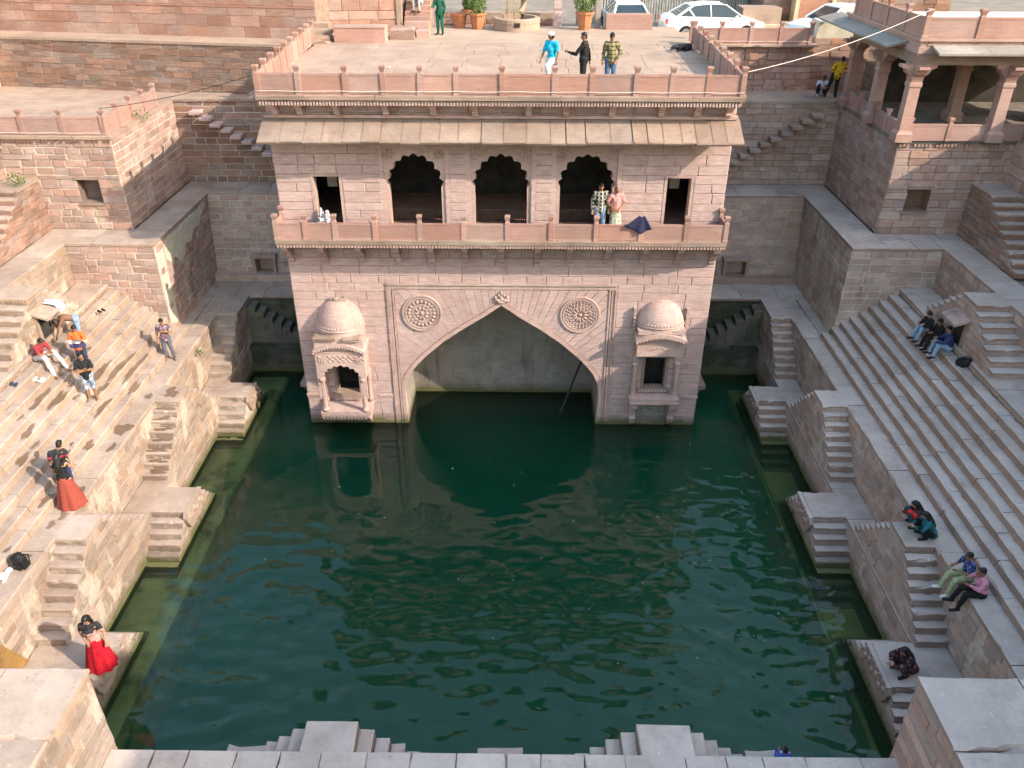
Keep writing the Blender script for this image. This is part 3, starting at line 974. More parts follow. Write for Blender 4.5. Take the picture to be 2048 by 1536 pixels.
mb.build('hood_rosette', M['carved'], PAV, True)
arc_cornice(PAV, kx, .98, .86, 4.22, .26, .13, M['carved'])
mb = MB().box(kx-.9, kx+.9, -.72, -.004, 4.55, 4.72); mb.build('kiosk_frieze', M['carved'], PAV)
kiosk_dome(PAV, kx, 4.6, .93, .78, 5.74, M['carved'], False)
mb = MB()
for s in (-1, 1):
    for i in range(6): mb.box(kx+s*.95, kx+s*1.06, -.22, -.022, 4.5+i*.16, 4.61+i*.16)
mb.build('toothed_edge', M['carved'], PAV)
# small landing slabs on the flanks near the water
for s in (-1, 1):
    mb = MB().slab(s*7.98, s*8.5, .9, 2.5, 1.15, 1.32, .02, .015)
    mb.prism([(0,0),(.42,0),(.3,-.22),(.1,-.4),(0,-.45)], (s*7.98, 1.0, 1.149), (s,0,0), Z, Y, 0, .25)
    mb.build('flank_landing', M['eave'], PAV)
# ================================================================== pool, water
M['bed'] = plain('silt_green_bed', (0.022,0.045,0.024), .95, .4, .5)
structure(MB().box(-14, 14, -19, 8, -5.2, -5.0).build('pool_bed', M['bed']))
M['algae'] = stone_mat('algae_covered_ledge', (0.20,0.21,0.07), (0.32,0.33,0.13), (0.45,0.44,0.21), .15, .1, .4, moss=(0.52,0.6), wet=False)

def water_mat():
    m = bpy.data.materials.new('pond_water'); m.use_nodes = True
    n = m.node_tree; n.nodes.clear()
    out = n.nodes.new('ShaderNodeOutputMaterial')
    geo = n.nodes.new('ShaderNodeNewGeometry'); pos = geo.outputs['Position']
    fr = n.nodes.new('ShaderNodeFresnel'); fr.inputs['IOR'].default_value = 1.5
    gl = n.nodes.new('ShaderNodeBsdfGlossy'); gl.inputs['Roughness'].default_value = 0.0
    tr = n.nodes.new('ShaderNodeBsdfTransparent'); tr.inputs['Color'].default_value = (0.84, 0.93, 0.84, 1)
    df = n.nodes.new('ShaderNodeBsdfDiffuse')
    n.links.new(ramp(n, noise(n, pos, .3, 3), [(.3, (0.012,0.095,0.056)), (.7, (0.026,0.150,0.085))]), df.inputs['Color'])
    mx = n.nodes.new('ShaderNodeMixShader'); mx.inputs[0].default_value = 0.02
    n.links.new(tr.outputs[0], mx.inputs[1]); n.links.new(df.outputs[0], mx.inputs[2])
    m2 = n.nodes.new('ShaderNodeMixShader')
    n.links.new(fr.outputs[0], m2.inputs[0]); n.links.new(mx.outputs[0], m2.inputs[1]); n.links.new(gl.outputs[0], m2.inputs[2])
    n.links.new(m2.outputs[0], out.inputs['Surface'])
    bp = n.nodes.new('ShaderNodeBump'); bp.inputs['Strength'].default_value = 1.0; bp.inputs['Distance'].default_value = 0.13
    # gusts: calm near the arch, livelier towards the open side
    sp = n.nodes.new('ShaderNodeSeparateXYZ'); n.links.new(pos, sp.inputs[0])
    lee = maprange(n, math_(n, 'ADD', sp.outputs['Y'], math_(n, 'MULTIPLY', sp.outputs['X'], -.30)), -3.2, -11.5, .05, .85)
    gust = math_(n, 'MULTIPLY', lee, maprange(n, noise(n, pos, 0.16, 2), .35, .62, .6, 1.15))
    a = noise(n, pos, 1.45, 0.0, .4, (0.82, 1.22, 1))
    b = noise(n, pos, 2.9, 0.0, .4, (0.8, 1.4, 1))
    n.links.new(math_(n, 'MULTIPLY', gust, math_(n, 'ADD', a, math_(n, 'MULTIPLY', b, .20))), bp.inputs['Height'])
    n.links.new(bp.outputs[0], gl.inputs['Normal']); n.links.new(bp.outputs[0], fr.inputs['Normal'])
    ab = n.nodes.new('ShaderNodeVolumeAbsorption')
    ab.inputs['Color'].default_value = (0.50, 0.74, 0.36, 1)
    ab.inputs['Density'].default_value = 0.40
    sc_ = n.nodes.new('ShaderNodeVolumeScatter')
    sc_.inputs['Color'].default_value = (0.05, 0.60, 0.44, 1)
    sc_.inputs['Density'].default_value = 0.34
    sc_.inputs['Anisotropy'].default_value = 0.0
    ad = n.nodes.new('ShaderNodeAddShader')
    n.links.new(ab.outputs[0], ad.inputs[0]); n.links.new(sc_.outputs[0], ad.inputs[1])
    n.links.new(ad.outputs[0], out.inputs['Volume'])
    return m
structure(MB().box(-13.9, 13.9, -18.9, 7.9, -4.98, 0.0).build('water', water_mat()))

# ================================================================== the two banks
XL, XM, XT = 11.58, 12.48, 13.13         # lower wall, middle wall, first riser
ZL, ZT, ZP, Z2, Z3 = 1.3, 3.28, 5.5, 7.2, 10.95
RS, TR = .245, .335
Y0, Y1 = -17.5, 1.65                      # extent of the broad steps
SIDE = {-1: 'left', 1: 'right'}

def side_face(W, s, x, y0, y1, z0, z1, openings=(), clip=None, **k):
    """wall face at |x| looking at the pool"""
    if s > 0:
        O = (x, y1, z0); U = (0, -1, 0); cv = lambda a, b: (y1-b, y1-a)
    else:
        O = (-x, y0, z0); U = (0, 1, 0); cv = lambda a, b: (a-y0, b-y0)
    ops = [(*cv(a, b), c-z0, d-z0) for a, b, c, d in openings]
    cl = (lambda v: cv(*clip(v+z0))) if clip else None
    W.face(O, U, Z, y1-y0, z1-z0, openings=ops, clip=cl, **k)

def stair(s, xw, width, ya, yb, zt, zb, r, t, label, group, mat, mortar, seed, far=True, carved=False, dent=True, treads=None, nfar=None, sw=(.4, .9), loc_z=None):
    """pyramid of two flights against a bank: landing [ya, yb], flights falling towards -y and +y"""
    T = thing('stone_stair', label, 'stairs', (s*(xw-width/2), (ya+yb)/2, zb if loc_z is None else loc_z), group)
    treads = treads or TREAD[s]
    xi = xw-width
    n = int(round((zt-zb)/r)); nf = n if nfar is None else nfar
    rg = random.Random(seed)
    core = MB()
    core.box(s*(xi+.03), s*(xw-.002), ya, yb, zb, zt-.09)
    MB().worn(s*xi, s*(xw-.004), ya-.02, yb+.02, zt-.089, zt, .02, .014, rg, 'x', .2).build('landing', treads, T)
    for k in range(1, n):
        z = zt-k*r
        core.box(s*(xi+.03), s*(xw-.002), ya-k*t, ya-(k-1)*t-.0005, zb, z-.09)
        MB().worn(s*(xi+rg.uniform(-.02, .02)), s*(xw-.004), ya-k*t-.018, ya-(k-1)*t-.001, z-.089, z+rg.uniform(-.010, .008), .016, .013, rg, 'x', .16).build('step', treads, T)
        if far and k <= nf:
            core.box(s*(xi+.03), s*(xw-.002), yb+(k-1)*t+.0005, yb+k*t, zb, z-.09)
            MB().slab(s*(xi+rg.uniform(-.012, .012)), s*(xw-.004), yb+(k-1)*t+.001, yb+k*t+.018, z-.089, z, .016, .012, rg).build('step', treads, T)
    core.build('stair_core', mat, T)
    W = Wall(T, mat, mortar, seed, 120, .8)
    clip = lambda z: (ya-t*min(n-1, int((zt-z)/r-1e-3)), (yb+t*min(nf, int((zt-z)/r-1e-3))) if far else yb)
    side_face(W, s, xi+.028, ya-n*t, yb+(n*t if far else 0), zb, zt-.1, clip=clip,
              bounds=[max(0, (zt-(n-i)*r)-zb) for i in range(n)]+[zt-.1-zb], sw=sw, gap=.012, depth=.026, bed=False)
    W.done()
    if dent:
        mb = MB(); a0 = min(s*xi, s*xw)
        dentils(mb, (a0+.02, ya-.002, zt-.17), X, Z, NY, width-.06, .1, .075, .028)
        mb.build('dentil_band', mat, T)['kind'] = 'stuff'
    if carved:
        mb = MB()
        zz = zt
        pr = [(0, 0), (yb-ya+.1, 0), (yb-ya+.02, -.14), (yb-ya-.1, -.2), (yb-ya-.2, -.5), (yb-ya-.45, -.62), ((yb-ya)*.4, -.80), (.12, -.72), (-.05, -.42), (-.1, -.2)]
        pr = pr[::-1] if s < 0 else pr
        mb.prism(pr, (s*(xi+.002), ya-.05, zz-.02), Y, Z, (-s, 0, 0), 0, .13)
        for i in range(6):
            mb.ball((s*(xi-.13), ya+.1+i*(yb-ya-.2)/5, zz-.3-.12*(i % 2)), (.05, .11, .11), 7, 5)
        for i in range(7):
            mb.ball((s*(xi-.13), ya+.02+i*(yb-ya)/6.5, zz-.1), (.03, .05, .05), 6, 4)
        mb.build('carved_bracket', treads, T)
    return T

UP = {}
TREAD = {-1: M['buff'], 1: M['pale']}  # right side takes the copy brightened against its shade
words = ['nearest the pavilion', 'middle of three', 'nearest the camera']
for s in (-1, 1):
    sd_ = SIDE[s]
    lit = 'sunlit left' if s < 0 else 'shaded right'
    # lower wall
    T = thing('lower_wall', f'low stone wall standing in the water along the {lit} bank', 'wall', (s*XL, -6, 0))
    W = Wall(T, M['limed' if s < 0 else 'bank'], M['mortar_dull'], 21+s, 150, .8)
    side_face(W, s, XL, -17.2, 4.2, -1.0, ZL-.1, ch=.36, sw=(.7, 1.4), depth=.025)
    W.done()
    pave(T, s*(XL-.03), s*(XM-.002), -17.2, 5.4, ZL, 2.0, 1.6, TREAD[s], .1, .012, 41+s, 'ledge_slab')
    # middle wall
    T = thing('terrace_wall', f'coursed stone wall below the broad steps of the {lit} bank', 'wall', (s*XM, -6, ZL))
    W = Wall(T, M['limed' if s < 0 else 'bank'], M['mortar_white' if s < 0 else 'mortar_mid'], 31+s, 300, 1.0)
    side_face(W, s, XM, Y0, 5.4, ZL, ZT-.12, ch=.28, sw=(.42, .85), gap=.024, depth=.024)
    W.done()
    mb = MB(); mb.box(s*(XM+.02), s*17.0, Y0, Y1+.2, -1.5, ZT-.13); mb.box(s*(XM+.02), s*13.7, Y1+.2, 5.4, -1.5, ZT-.13)
    mb.build('wall_core', M['mortar_dull'], T)
    pave(T, s*(XT+.065), s*13.7, Y1+.005, 5.36, ZT+.001, 1.0, 1.4, TREAD[s], .12, .012, 45+s, 'corner_slab')
    # broad steps
    T = thing('broad_steps', f'flight of long stone steps running the length of the {lit} bank', 'steps', (s*14.2, -8, ZT))
    rg = random.Random(51+s)
    def row(x0, x1, y0, y1, z0, z1, nm, L=(1.3, 2.4)):
        y = y0
        while y < y1-.01:
            e = min(y1, y+rg.uniform(*L))
            if y1-e < .5: e = y1
            MB().worn(s*x0, s*x1, y+.005, e-.005, z0, z1+rg.uniform(-.012, .010), .02, .014, rg).build(nm, TREAD[s], T)
            y = e
    row(XM-.04, XT+.06, Y0, 5.4, ZT-.12, ZT, 'terrace_slab')
    for i in range(8):
        x0 = XT+TR*i
        row(x0, x0+TR+(.06 if i < 7 else .10), Y0, Y1-.004, ZT+RS*i-.02, ZT+RS*(i+1), 'step_slab')
    mb = MB(); mb.box(s*15.9, s*17.3, Y0, Y1-.01, ZT, ZP-.1)
    for i in range(7): mb.box(s*(XT+TR*(i+1)-.0), s*(XT+TR*(i+2)), Y0, Y1-.01, ZT-.1, ZT+RS*(i+1)-.03)
    mb.build('step_core', M['mortar_dull'], T)
    row(15.86, 17.2, Y0, Y1-.01, ZP-.1, ZP, 'platform_slab')
    mb = MB()
    for i in range(int((Y1-Y0-.2)/.12)):
        y = Y0+.06+i*.12
        mb.box(s*15.865, s*15.9, y, y+.07, ZP-.18, ZP-.11)
    mb.build('dentil_band', M['bank'], T)['kind'] = 'stuff'
    # wall above the platform
    T = thing('upper_terrace_wall', f'stone wall above the broad steps of the {lit} bank', 'wall', (s*17.2, -8, ZP))
    W = Wall(T, M['limed' if s < 0 else 'pier'], M['mortar_white' if s < 0 else 'mortar_dull'], 61+s, 160, 1.0)
    side_face(W, s, 17.2, -14, Y1, ZP, Z2-.1, ch=.3, sw=(.45, .9), depth=.03)
    W.done()
    pave(T, s*17.15, s*18.36, -14, Y1, Z2, 2.2, 1.5, TREAD[s], .1, .012, 71+s, 'ledge_slab')
    MB().box(s*17.25, s*21, -14, Y1, ZP-.2, Z2-.11).build('wall_core', M['mortar_dull'], T)
    # stairs down to the water and to the ledge
    mw = M['limed' if s < 0 else 'bank']; mo = M['mortar_dull']
    for i, (a, b) in enumerate(((-.13, .96), (-7.4, -6.1), (-14.15, -12.7))):
        stair(s, XL, 1.12, a, b, ZL+.004, -1.3, .26, .255, f'stone stair into the water on the {lit} bank, {words[i]}',
              'stairs into the water', mw, mo, 100+10*i+s, carved=True, nfar=9)
    for i, (a, b) in enumerate(((3.45, 5.38), (-3.65, -2.57), (-11.0, -9.95))):
        UP[s, i] = stair(s, XM, .90, a, b, ZT+.004, ZL, .2475, .30 if s < 0 else .268, f'stone stair from terrace to ledge, {lit} bank, {words[i]}',
              'stairs from terrace to ledge', mw, mo, 200+10*i+s, far=(i > 0))
    stair(s, 17.2, 1.2, -3.45, -2.45, Z2+.004, ZP, .2429, .335, f'stone stair with a hooded niche above the broad steps of the {lit} bank', 'upper stairs', M['limed' if s < 0 else 'pier'], mo, 300+s)
    stair(s, 19.55, 1.2, 1.6, 3.2, 9.3, Z2, .2334, .36, f'high stone stair at the outer edge of the {lit} bank', 'upper stairs', M['red'], mo, 310+s, far=False)
    # hooded niche in the upper stair
    T = thing('hooded_niche', f'small dark niche under a stone hood in the upper stair of the {lit} bank', 'niche', (s*16.0, -2.95, ZP))
    mb = MB().box(s*15.965, s*15.999, -3.28, -2.62, ZP+.02, ZP+.92); mb.build('dark_opening', M['dark'], T)
    mb = MB()
    for y0_, y1_ in ((-3.42, -3.28), (-2.62, -2.48)): mb.box(s*15.93, s*15.998, y0_, y1_, ZP+.01, ZP+.93)
    mb.build('jambs', TREAD[s], T)
    mb = MB(); pr = [(0, 0), (.5, -.16), (.5, -.09), (0, .1)]
    mb.prism(pr if s < 0 else pr, (s*15.99, -3.48, ZP+1.02), (-s, 0, 0), Z, Y, 0, 1.06)
    mb.build('hood', M['limed' if s < 0 else 'pier'], T)

    # ---------------------------------------------------------------- pier block
    T = thing('pier', f'square stone pier at the inner corner of the {lit} bank', 'pier', (s*15.4, 4.5, ZT))
    W = Wall(T, M['pier' if s < 0 else 'pierlime'], M['mortar_white'], 81+s, 300, 1.0)
    xa, xb = 13.65, 17.2
    O = (min(s*xa, s*xb), Y1, ZT)
    W.face(O, X, Z, xb-xa, Z2-.12-ZT, .29, (.42, .85), .042, .03)
    side_face(W, s, xa, Y1, 7.7, ZT, Z2-.12, ch=.31, sw=(.45, .95), gap=.038, depth=.03)
    W.done()
    MB().box(s*(xa+.01), s*21, Y1+.01, 9.7, ZT-2, Z2-.125).build('pier_core', M['mortar_dull'], T)
    pave(T, s*(xa-.05), s*15.0, Y1-.05, 9.7, Z2, 1.4, 1.3, TREAD[s], .12, .014, 91+s, 'ledge_slab')
    pave(T, s*15.0, s*18.36, Y1-.05, 3.3, Z2, 1.3, .85, TREAD[s], .12, .014, 93+s, 'ledge_slab')
    # whitewashed quoin (left) / plaster patch (right)
    if s < 0:
        mb = MB().box(s*(xa-.036), s*(xa+.04), Y1-.04, Y1+.62, ZT+.3, Z2-.13)
        mb.build('whitewashed_quoin', M['plaster'], T)
        pl = [(2.35, 6.98), (2.4, 6.2), (2.9, 5.9), (3.2, 6.05), (3.7, 5.6), (4.2, 5.75), (4.5, 6.1), (5.1, 6.0), (5.5, 6.35), (6.2, 6.3), (6.6, 6.6), (7.2, 6.75), (7.3, 6.98)]
        MB().prism(pl, (s*xa, 0, 0), Y, Z, (1, 0, 0), .0, .052).build('plaster_patch', M['plaster'], T)
    # ---------------------------------------------------------------- upper block
    T = thing('upper_block', f'tall stone block with a small window carrying the upper terrace of the {lit} side', 'wall', (s*17, 6, Z2))
    xa = 15.1
    W = Wall(T, M['pier'], M['mortar_white' if s < 0 else 'mortar_dull'], 95+s, 300, 1.1)
    wx = (16.0, 16.85) if s < 0 else (15.95, 16.85)
    zb0, zb1 = (8.3, 9.25) if s < 0 else (8.15, 9.05)
    x0 = -24.5 if s < 0 else xa
    wo = (-wx[1]-x0, -wx[0]-x0) if s < 0 else (wx[0]-x0, wx[1]-x0)
    W.face((x0, 3.22, Z2), X, Z, 24.5-xa, Z3-.12-Z2, 29/100, (.42, .95), .04 if s < 0 else .016, .035, openings=[(wo[0], wo[1], zb0-Z2, zb1-Z2)])
    side_face(W, s, xa, 3.22, 9.7, Z2, Z3-.12, ch=.29, sw=(.45, .9), gap=.042 if s < 0 else .016, depth=.03)
    W.done()
    mb = MB(); xx0, xx1 = sorted((s*wx[0], s*wx[1]))
    mb.add([(xx0,3.2,zb0),(xx1,3.2,zb0),(xx1,3.2,zb1),(xx0,3.2,zb1),(xx0,3.75,zb0+.05),(xx1,3.75,zb0+.05),(xx1,3.75,zb1),(xx0,3.75,zb1)],
           [(4,5,6,7),(0,4,7,3),(1,2,6,5),(0,1,5,4),(3,7,6,2)])
    wn = mb.build('window_recess', M['red'], T)
    mb = MB(); mb.box(xx0-.08, xx1+.08, 3.15, 3.23, zb1-.001, zb1+.12).box(xx0-.12, xx1+.1, 3.13, 3.23, zb0-.09, zb0)
    mb.build('window_lintel', M['eave'], wn)
    mb = MB()
    mb.box(s*(xa+.01), s*15.9, 3.9, 9.7, Z2-.05, Z3-.13); mb.box(s*15.9, s*25, 3.9, 12.5, Z2-.05, Z3-.13)
    mb.build('block_core', M['mortar_dull'], T)
    mb = MB()
    for i in range(int(9/.14)):
        a = xa+.05+i*.14
        if rnd.random() < .85: mb.box(s*a, s*(a+.09), 3.13, 3.18, Z3-.24, Z3-.135)
    mb.build('dentil_band', M['red' if s < 0 else 'pier'], T)['kind'] = 'stuff'
    # wall behind the high stair
    T = thing('outer_wall', f'outer retaining wall behind the high stair of the {lit} bank', 'wall', (s*19.6, -6, Z2))
    W = Wall(T, M['red' if s < 0 else 'pier'], M['mortar_dull'], 97+s, 120, 1.0)
    side_face(W, s, 19.6, -8, 3.2, Z2, Z3, ch=.4, sw=(.7, 1.3), depth=.03)
    W.done()
    MB().box(s*19.63, s*22, -16, 3.2, Z2, Z3 if s < 0 else Z3+1.45).build('wall_core', M['mortar_dull'], T)
    MB().box(s*18.4, s*19.6, -16, -8, Z2-.02, Z2+.0).build('ledge_floor', TREAD[s], T)

    # ---------------------------------------------------------------- back of the well, beside the pavilion
    T = thing('back_wall', f'soot-stained back wall with a niche beside the {sd_} flank of the pavilion', 'wall', (s*11, 7.5, ZT))
    W = Wall(T, M['back'], M['mortar_white'] if s < 0 else M['mortar_mid'], 121+s, 300, .9)
    x0 = -13.65 if s < 0 else 8.0
    V = Vector((0, .62, Z2-ZT)).normalized(); Hh = math.hypot(.62, Z2-.1-ZT)
    nx = (-11.7, -10.9) if s < 0 else (10.35, 11.25)
    W.face((x0, 7.35, ZT), X, V, 5.65, Hh, .27, (.4, .8), .036, .02, openings=[(nx[0]-x0, nx[1]-x0, .25, 1.0)], N=(0, -1, .15))
    W.done()
    mb = MB()
    a0, a1 = nx
    mb.add([(a0,7.36,ZT+.2),(a1,7.36,ZT+.2),(a1,7.5,ZT+1.05),(a0,7.5,ZT+1.05),(a0,7.85,ZT+.2),(a1,7.85,ZT+.2),(a1,7.85,ZT+1.05),(a0,7.85,ZT+1.05)],
           [(4,5,6,7),(0,4,7,3),(1,2,6,5),(0,1,5,4),(3,7,6,2)])
    nn = mb.build('niche', M['back'], T)
    mb = MB(); mb.box(a0-.2, a1+.2, 7.12, 7.5, ZT+1.06, ZT+1.22); mb.box(a0-.14, a0-.001, 7.2, 7.42, ZT+.12, ZT+1.05); mb.box(a1+.001, a1+.14, 7.2, 7.42, ZT+.12, ZT+1.05); mb.box(a0-.2, a1+.2, 7.1, 7.4, ZT+.01, ZT+.119)
    mb.build('niche_frame', M['back'], nn)
    MB().box(x0, x0+5.65, 7.99, 9.7, ZT-3, Z2-.125).build('wall_core', M['mortar_dull'], T)
    # plinth
    W2 = MB().box(x0, x0+5.65, 6.95, 7.5, ZT+.001, ZT+.3)
    W2.build('plinth', M['back'], T)
    pave(T, x0, x0+5.65, 5.36, 7.3, ZT, 1.3, .95, TREAD[s], .12, .014, 131+s, 'terrace_slab')
    pave(T, x0, x0+5.65, 7.95, 9.7, Z2, 1.3, .85, TREAD[s], .12, .014, 133+s, 'ledge_slab')
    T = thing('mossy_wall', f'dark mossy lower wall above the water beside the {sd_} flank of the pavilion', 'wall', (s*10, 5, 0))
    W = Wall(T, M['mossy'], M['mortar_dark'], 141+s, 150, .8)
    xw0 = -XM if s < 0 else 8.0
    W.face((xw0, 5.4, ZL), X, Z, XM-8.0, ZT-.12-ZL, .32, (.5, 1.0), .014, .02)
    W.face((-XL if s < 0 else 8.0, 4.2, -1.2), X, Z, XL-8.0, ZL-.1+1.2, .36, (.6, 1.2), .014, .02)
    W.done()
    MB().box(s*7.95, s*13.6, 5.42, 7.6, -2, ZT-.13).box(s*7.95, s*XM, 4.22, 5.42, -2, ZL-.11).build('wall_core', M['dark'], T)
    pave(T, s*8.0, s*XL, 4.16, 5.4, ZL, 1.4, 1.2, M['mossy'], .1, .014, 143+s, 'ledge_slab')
    mb = MB(); dentils(mb, (xw0, 5.36, ZT-.2), X, Z, NY, XM-8.0, .1, .07, .03); mb.build('dentil_band', M['mossy'], T)['kind'] = 'stuff'
    # dark stair along the back wall
    T = thing('mossy_stair', f'dark mossy stair descending towards the {sd_} flank of the pavilion', 'stairs', (s*10, 4.9, ZL))
    rg = random.Random(151+s)
    for k in range(1, 8):
        z = ZT-k*.2475
        xa_, xb_ = 11.55-(k-1)*.37, 11.55-k*.37
        MB().slab(s*xb_, s*(xa_-.002), 4.55+rg.uniform(-.04, .04), 5.36, ZL+.001, z, .03, .02, rg).build('step', M['damp'], T)
    # ---------------------------------------------------------------- upper back wall with flying steps
    T = thing('upper_back_wall', f'upper back wall with projecting steps on the {sd_} side of the pavilion', 'wall', (s*11.5, 9.7, Z2))
    W = Wall(T, M['red' if s < 0 else 'back'], M['mortar_white'] if s < 0 else M['mortar_dull'], 161+s, 300, 1.0)
    x0 = -15.1 if s < 0 else 8.0
    W.face((x0, 9.7, Z2), X, Z, 7.1, Z3+.05-Z2, .29, (.45, 1.0), .036 if s < 0 else .016, .03)
    W.done()
    rg = random.Random(171+s)
    for i in range(12):
        xx = 14.0-.43*i; zz = 10.55-.262*i
        mb = MB().slab(s*(xx-.24), s*(xx+.24), 9.1+rg.uniform(-.05, .05), 9.72, zz-.15, zz, .02, .015, rg)
        mb.build('projecting_step', M['pink' if s < 0 else 'buff'], T)
    mb = MB()
    for i in range(44):
        if rg.random() < .8: mb.box(s*(8.2+i*.155), s*(8.3+i*.155), 9.62, 9.69, Z3-.08, Z3+.04)
    mb.build('dentil_band', M['red' if s < 0 else 'back'], T)['kind'] = 'stuff'
    MB().box(s*8, s*15.1, 9.75, 12.5, Z2-.1, Z3-.0).build('wall_core', M['mortar_dull'], T)
    pave(T, s*8.05, s*15.1, 9.62, 12.6, Z3+.08, 1.5, 1.0, M['floor'], .12, .014, 175+s, 'terrace_slab')
# brown iron-stained recess at the near end of the left terrace wall
M['rust'] = stone_mat('rust_stained_stone', (0.13,0.06,0.015), (0.28,0.15,0.04), (0.42,0.26,0.09), .05, .1, .4, soot=(0.5,.7), dirt=.5)
T = thing('stained_panel', 'rust-brown streaked triangular stone slab against the left terrace wall', 'slab', (-12.4, -14.6, ZL))
MB().prism([(0, 0), (1.7, 0), (.95, 1.55)], (-12.445, -15.3, ZL+.01), Y, Z, X, 0, .04).build('slab_face', M['rust'], T)

# submerged ledges
for s in (-1, 1):
    o = MB().slab(s*(9.95 if s < 0 else 10.3), s*11.7, -17.2, 4.2, -2.4, -.26 if s < 0 else -.8, .12, .05).build('submerged_ledge', M['algae'])
    tag(o, f'submerged algae-green ledge along the {SIDE[s]} side of the pool', 'ledge')
o = MB().box(-9.8, 9.8, -17.0, -15.9, -3, -1.0).build('submerged_ledge', M['algae']); tag(o, 'submerged algae-green ledge along the near side of the pool', 'ledge')

# ================================================================== near side of the well
T = thing('near_ledge', 'pale stone ledge with stepped pyramids along the bottom of the picture', 'ledge', (0, -18.5, ZT))
pave(T, -8.0, 8.75, -19.6, -17.6, ZT, .95, 2.0, M['pale'], .12, .003, 181, 'ledge_slab', .012, .008)
W = Wall(T, M['bank'], M['mortar_dull'], 182, 100)
W.face((8.75, -17.65, ZL), (-1,0,0), Z, 16.75, ZT-.12-ZL, .33, (.7, 1.3), .014, .025)
W.done()
MB().box(-14, 14, -19.5, -17.68, -2, ZT-.13).build('ledge_core', M['mortar_dull'], T)
pave(T, -11.5, 11.5, -17.65, -16.76, ZL, 1.5, .9, M['pale'], .1, .012, 183, 'ledge_slab')
MB().box(-11.5, 11.5, -17.6, -16.8, -2, ZL-.11).build('ledge_core', M['mortar_dull'], T)
rg = random.Random(5)
for nm, cx in (('left', -3.38), ('right', 3.92)):
    T = thing('stepped_pyramid', f'stepped stone pyramid on the near ledge, {nm} one of the two', 'stairs', (cx, -17.2, ZL), 'stepped pyramids on the near ledge')
    for k in range(6):
        z = ZT+.002-k*.2475
        a0, a1 = .58+.33*(k-1), .58+.33*k
        if k == 0:
            MB().slab(cx-.58, cx+.58, -17.66, -16.84, ZL+.005, z, .025, .012, rg).build('landing', M['pale'], T)
        else:
            for q in (-1, 1):
                MB().slab(cx+q*(a0+.003), cx+q*(a1), -17.655, -16.86+rg.uniform(-.02, .02), ZL+.005, z, .025, .012, rg).build('step', M['pale'], T)
for nm, cx in (('left', -5.75), ('middle', .3), ('right', 6.75)):
    T = thing('water_landing', f'small stone landing at the water below the near ledge, {nm} one of three', 'landing', (cx, -16.3, 0), 'landings below the near ledge')
    MB().worn(cx-.55, cx+.55, -16.75, -16.0, -1, ZL-.05, .03, .02, rg, 'x').build('landing', M['pale'], T)
    for q in (-1, 1):
        MB().slab(cx+q*.555, cx+q*.95, -16.75, -16.05, -1, ZL-.3, .025, .015, rg).build('step', M['pale'], T)
for s, xc, nm in ((-1, 8.0, 'sunlit left'), (1, 8.75, 'shaded right')):
    T = thing('corner_block', f'large stone block with flat top in the {nm} bottom corner', 'block', (s*(xc+3), -20, ZT))
    W = Wall(T, M['limed' if s < 0 else 'pier'], M['mortar_white' if s < 0 else 'mortar_dull'], 190+s, 100, 1.0)
    side_face(W, s, xc, -24, -17.4, ZT-2, 5.45, ch=.3, sw=(.7, 1.4), gap=.02, depth=.03)
    W.done()
    MB().box(s*(xc+.02), s*17, -24, -17.4, 0, 5.44).build('block_core', M['mortar_dull'], T)
    pave(T, s*(xc-.05), s*17, -24, -17.35, 5.57, 1.9, 1.5, M['buff' if s < 0 else 'pale'], .12, .016, 195+s, 'top_slab', .03, .022)

# leaves and dust afloat
rgf = random.Random(404)
mb = MB()
for i in range(80):
    x = rgf.uniform(-9, 10); y = rgf.uniform(-16, -.5)
    if rgf.random() < .5: x, y = 6+rgf.gauss(0, 2.2), -8+rgf.gauss(0, 3)
    if not (-9.5 < x < 10.2 and -16 < y < -.3): continue
    a = rgf.uniform(0, 6.3); L = rgf.uniform(.015, .045); w_ = L*rgf.uniform(.3, .6)
    c, q = math.cos(a), math.sin(a)
    mb.add([(x+c*L, y+q*L, .006), (x-q*w_, y+c*w_, .008), (x-c*L, y-q*L, .006), (x+q*w_, y-c*w_, .004)], [(0, 1, 2, 3)])
o = mb.build('floating_leaves', plain('dry_floating_leaf', (0.42,0.40,0.30), .8, .4, 9))
o['kind'] = 'stuff'; o['label'] = 'small pale leaves and specks floating on the green water'; o['category'] = 'leaves'
M['hallfloor'] = stone_mat('shade_darkened_hall_floor', (0.13,0.11,0.095), (0.18,0.155,0.135), (0.24,0.205,0.18), .05, .1, .2)  # floor colour darkened to carry the shade inside the hall
# ================================================================== upper terrace on the left
def wall_line(W, A, B, z0, z1, **k):
    """wall face along A->B (left to right as seen from the camera), looking towards -y"""
    A = Vector((A[0], A[1], z0)); B = Vector((B[0], B[1], z0))
    W.face(A, (B-A), Z, (B-A).length, z1-z0, **k)
T = thing('upper_terrace', 'sunlit upper terrace floor with red stone railing at the left edge', 'terrace', (-18, 6, Z3))
pave(T, -24.5, -15.05, 3.12, 12.4, Z3+.01, 1.5, 1.05, M['floor'], .13, .014, 211, 'terrace_slab')
railing(T, [(-15.3-1.58*i, 3.32) for i in range(6)], Z3+.01, .68, .95, .17, .09, key='l')
railing(T, [(-15.3, 3.32+1.26*i) for i in range(5)], Z3+.01, .68, .95, .17, .09, skip_first=True, key='l')
M['mortar_tan'] = plain('tan_mortar', (0.42,0.28,0.20), .95, .25, 5)
T = thing('rear_wall', 'weathered red stone wall behind the left upper terrace', 'wall', (-16, 11.5, Z3))
W = Wall(T, M['red'], M['mortar_mid'], 221, 300, 1.0)
wall_line(W, (-25.5, 12.72), (-8.35, 9.98), Z3-.05, 13.1, ch=.25, sw=(.5, 1.2), gap=.02, depth=.025)
W.done()
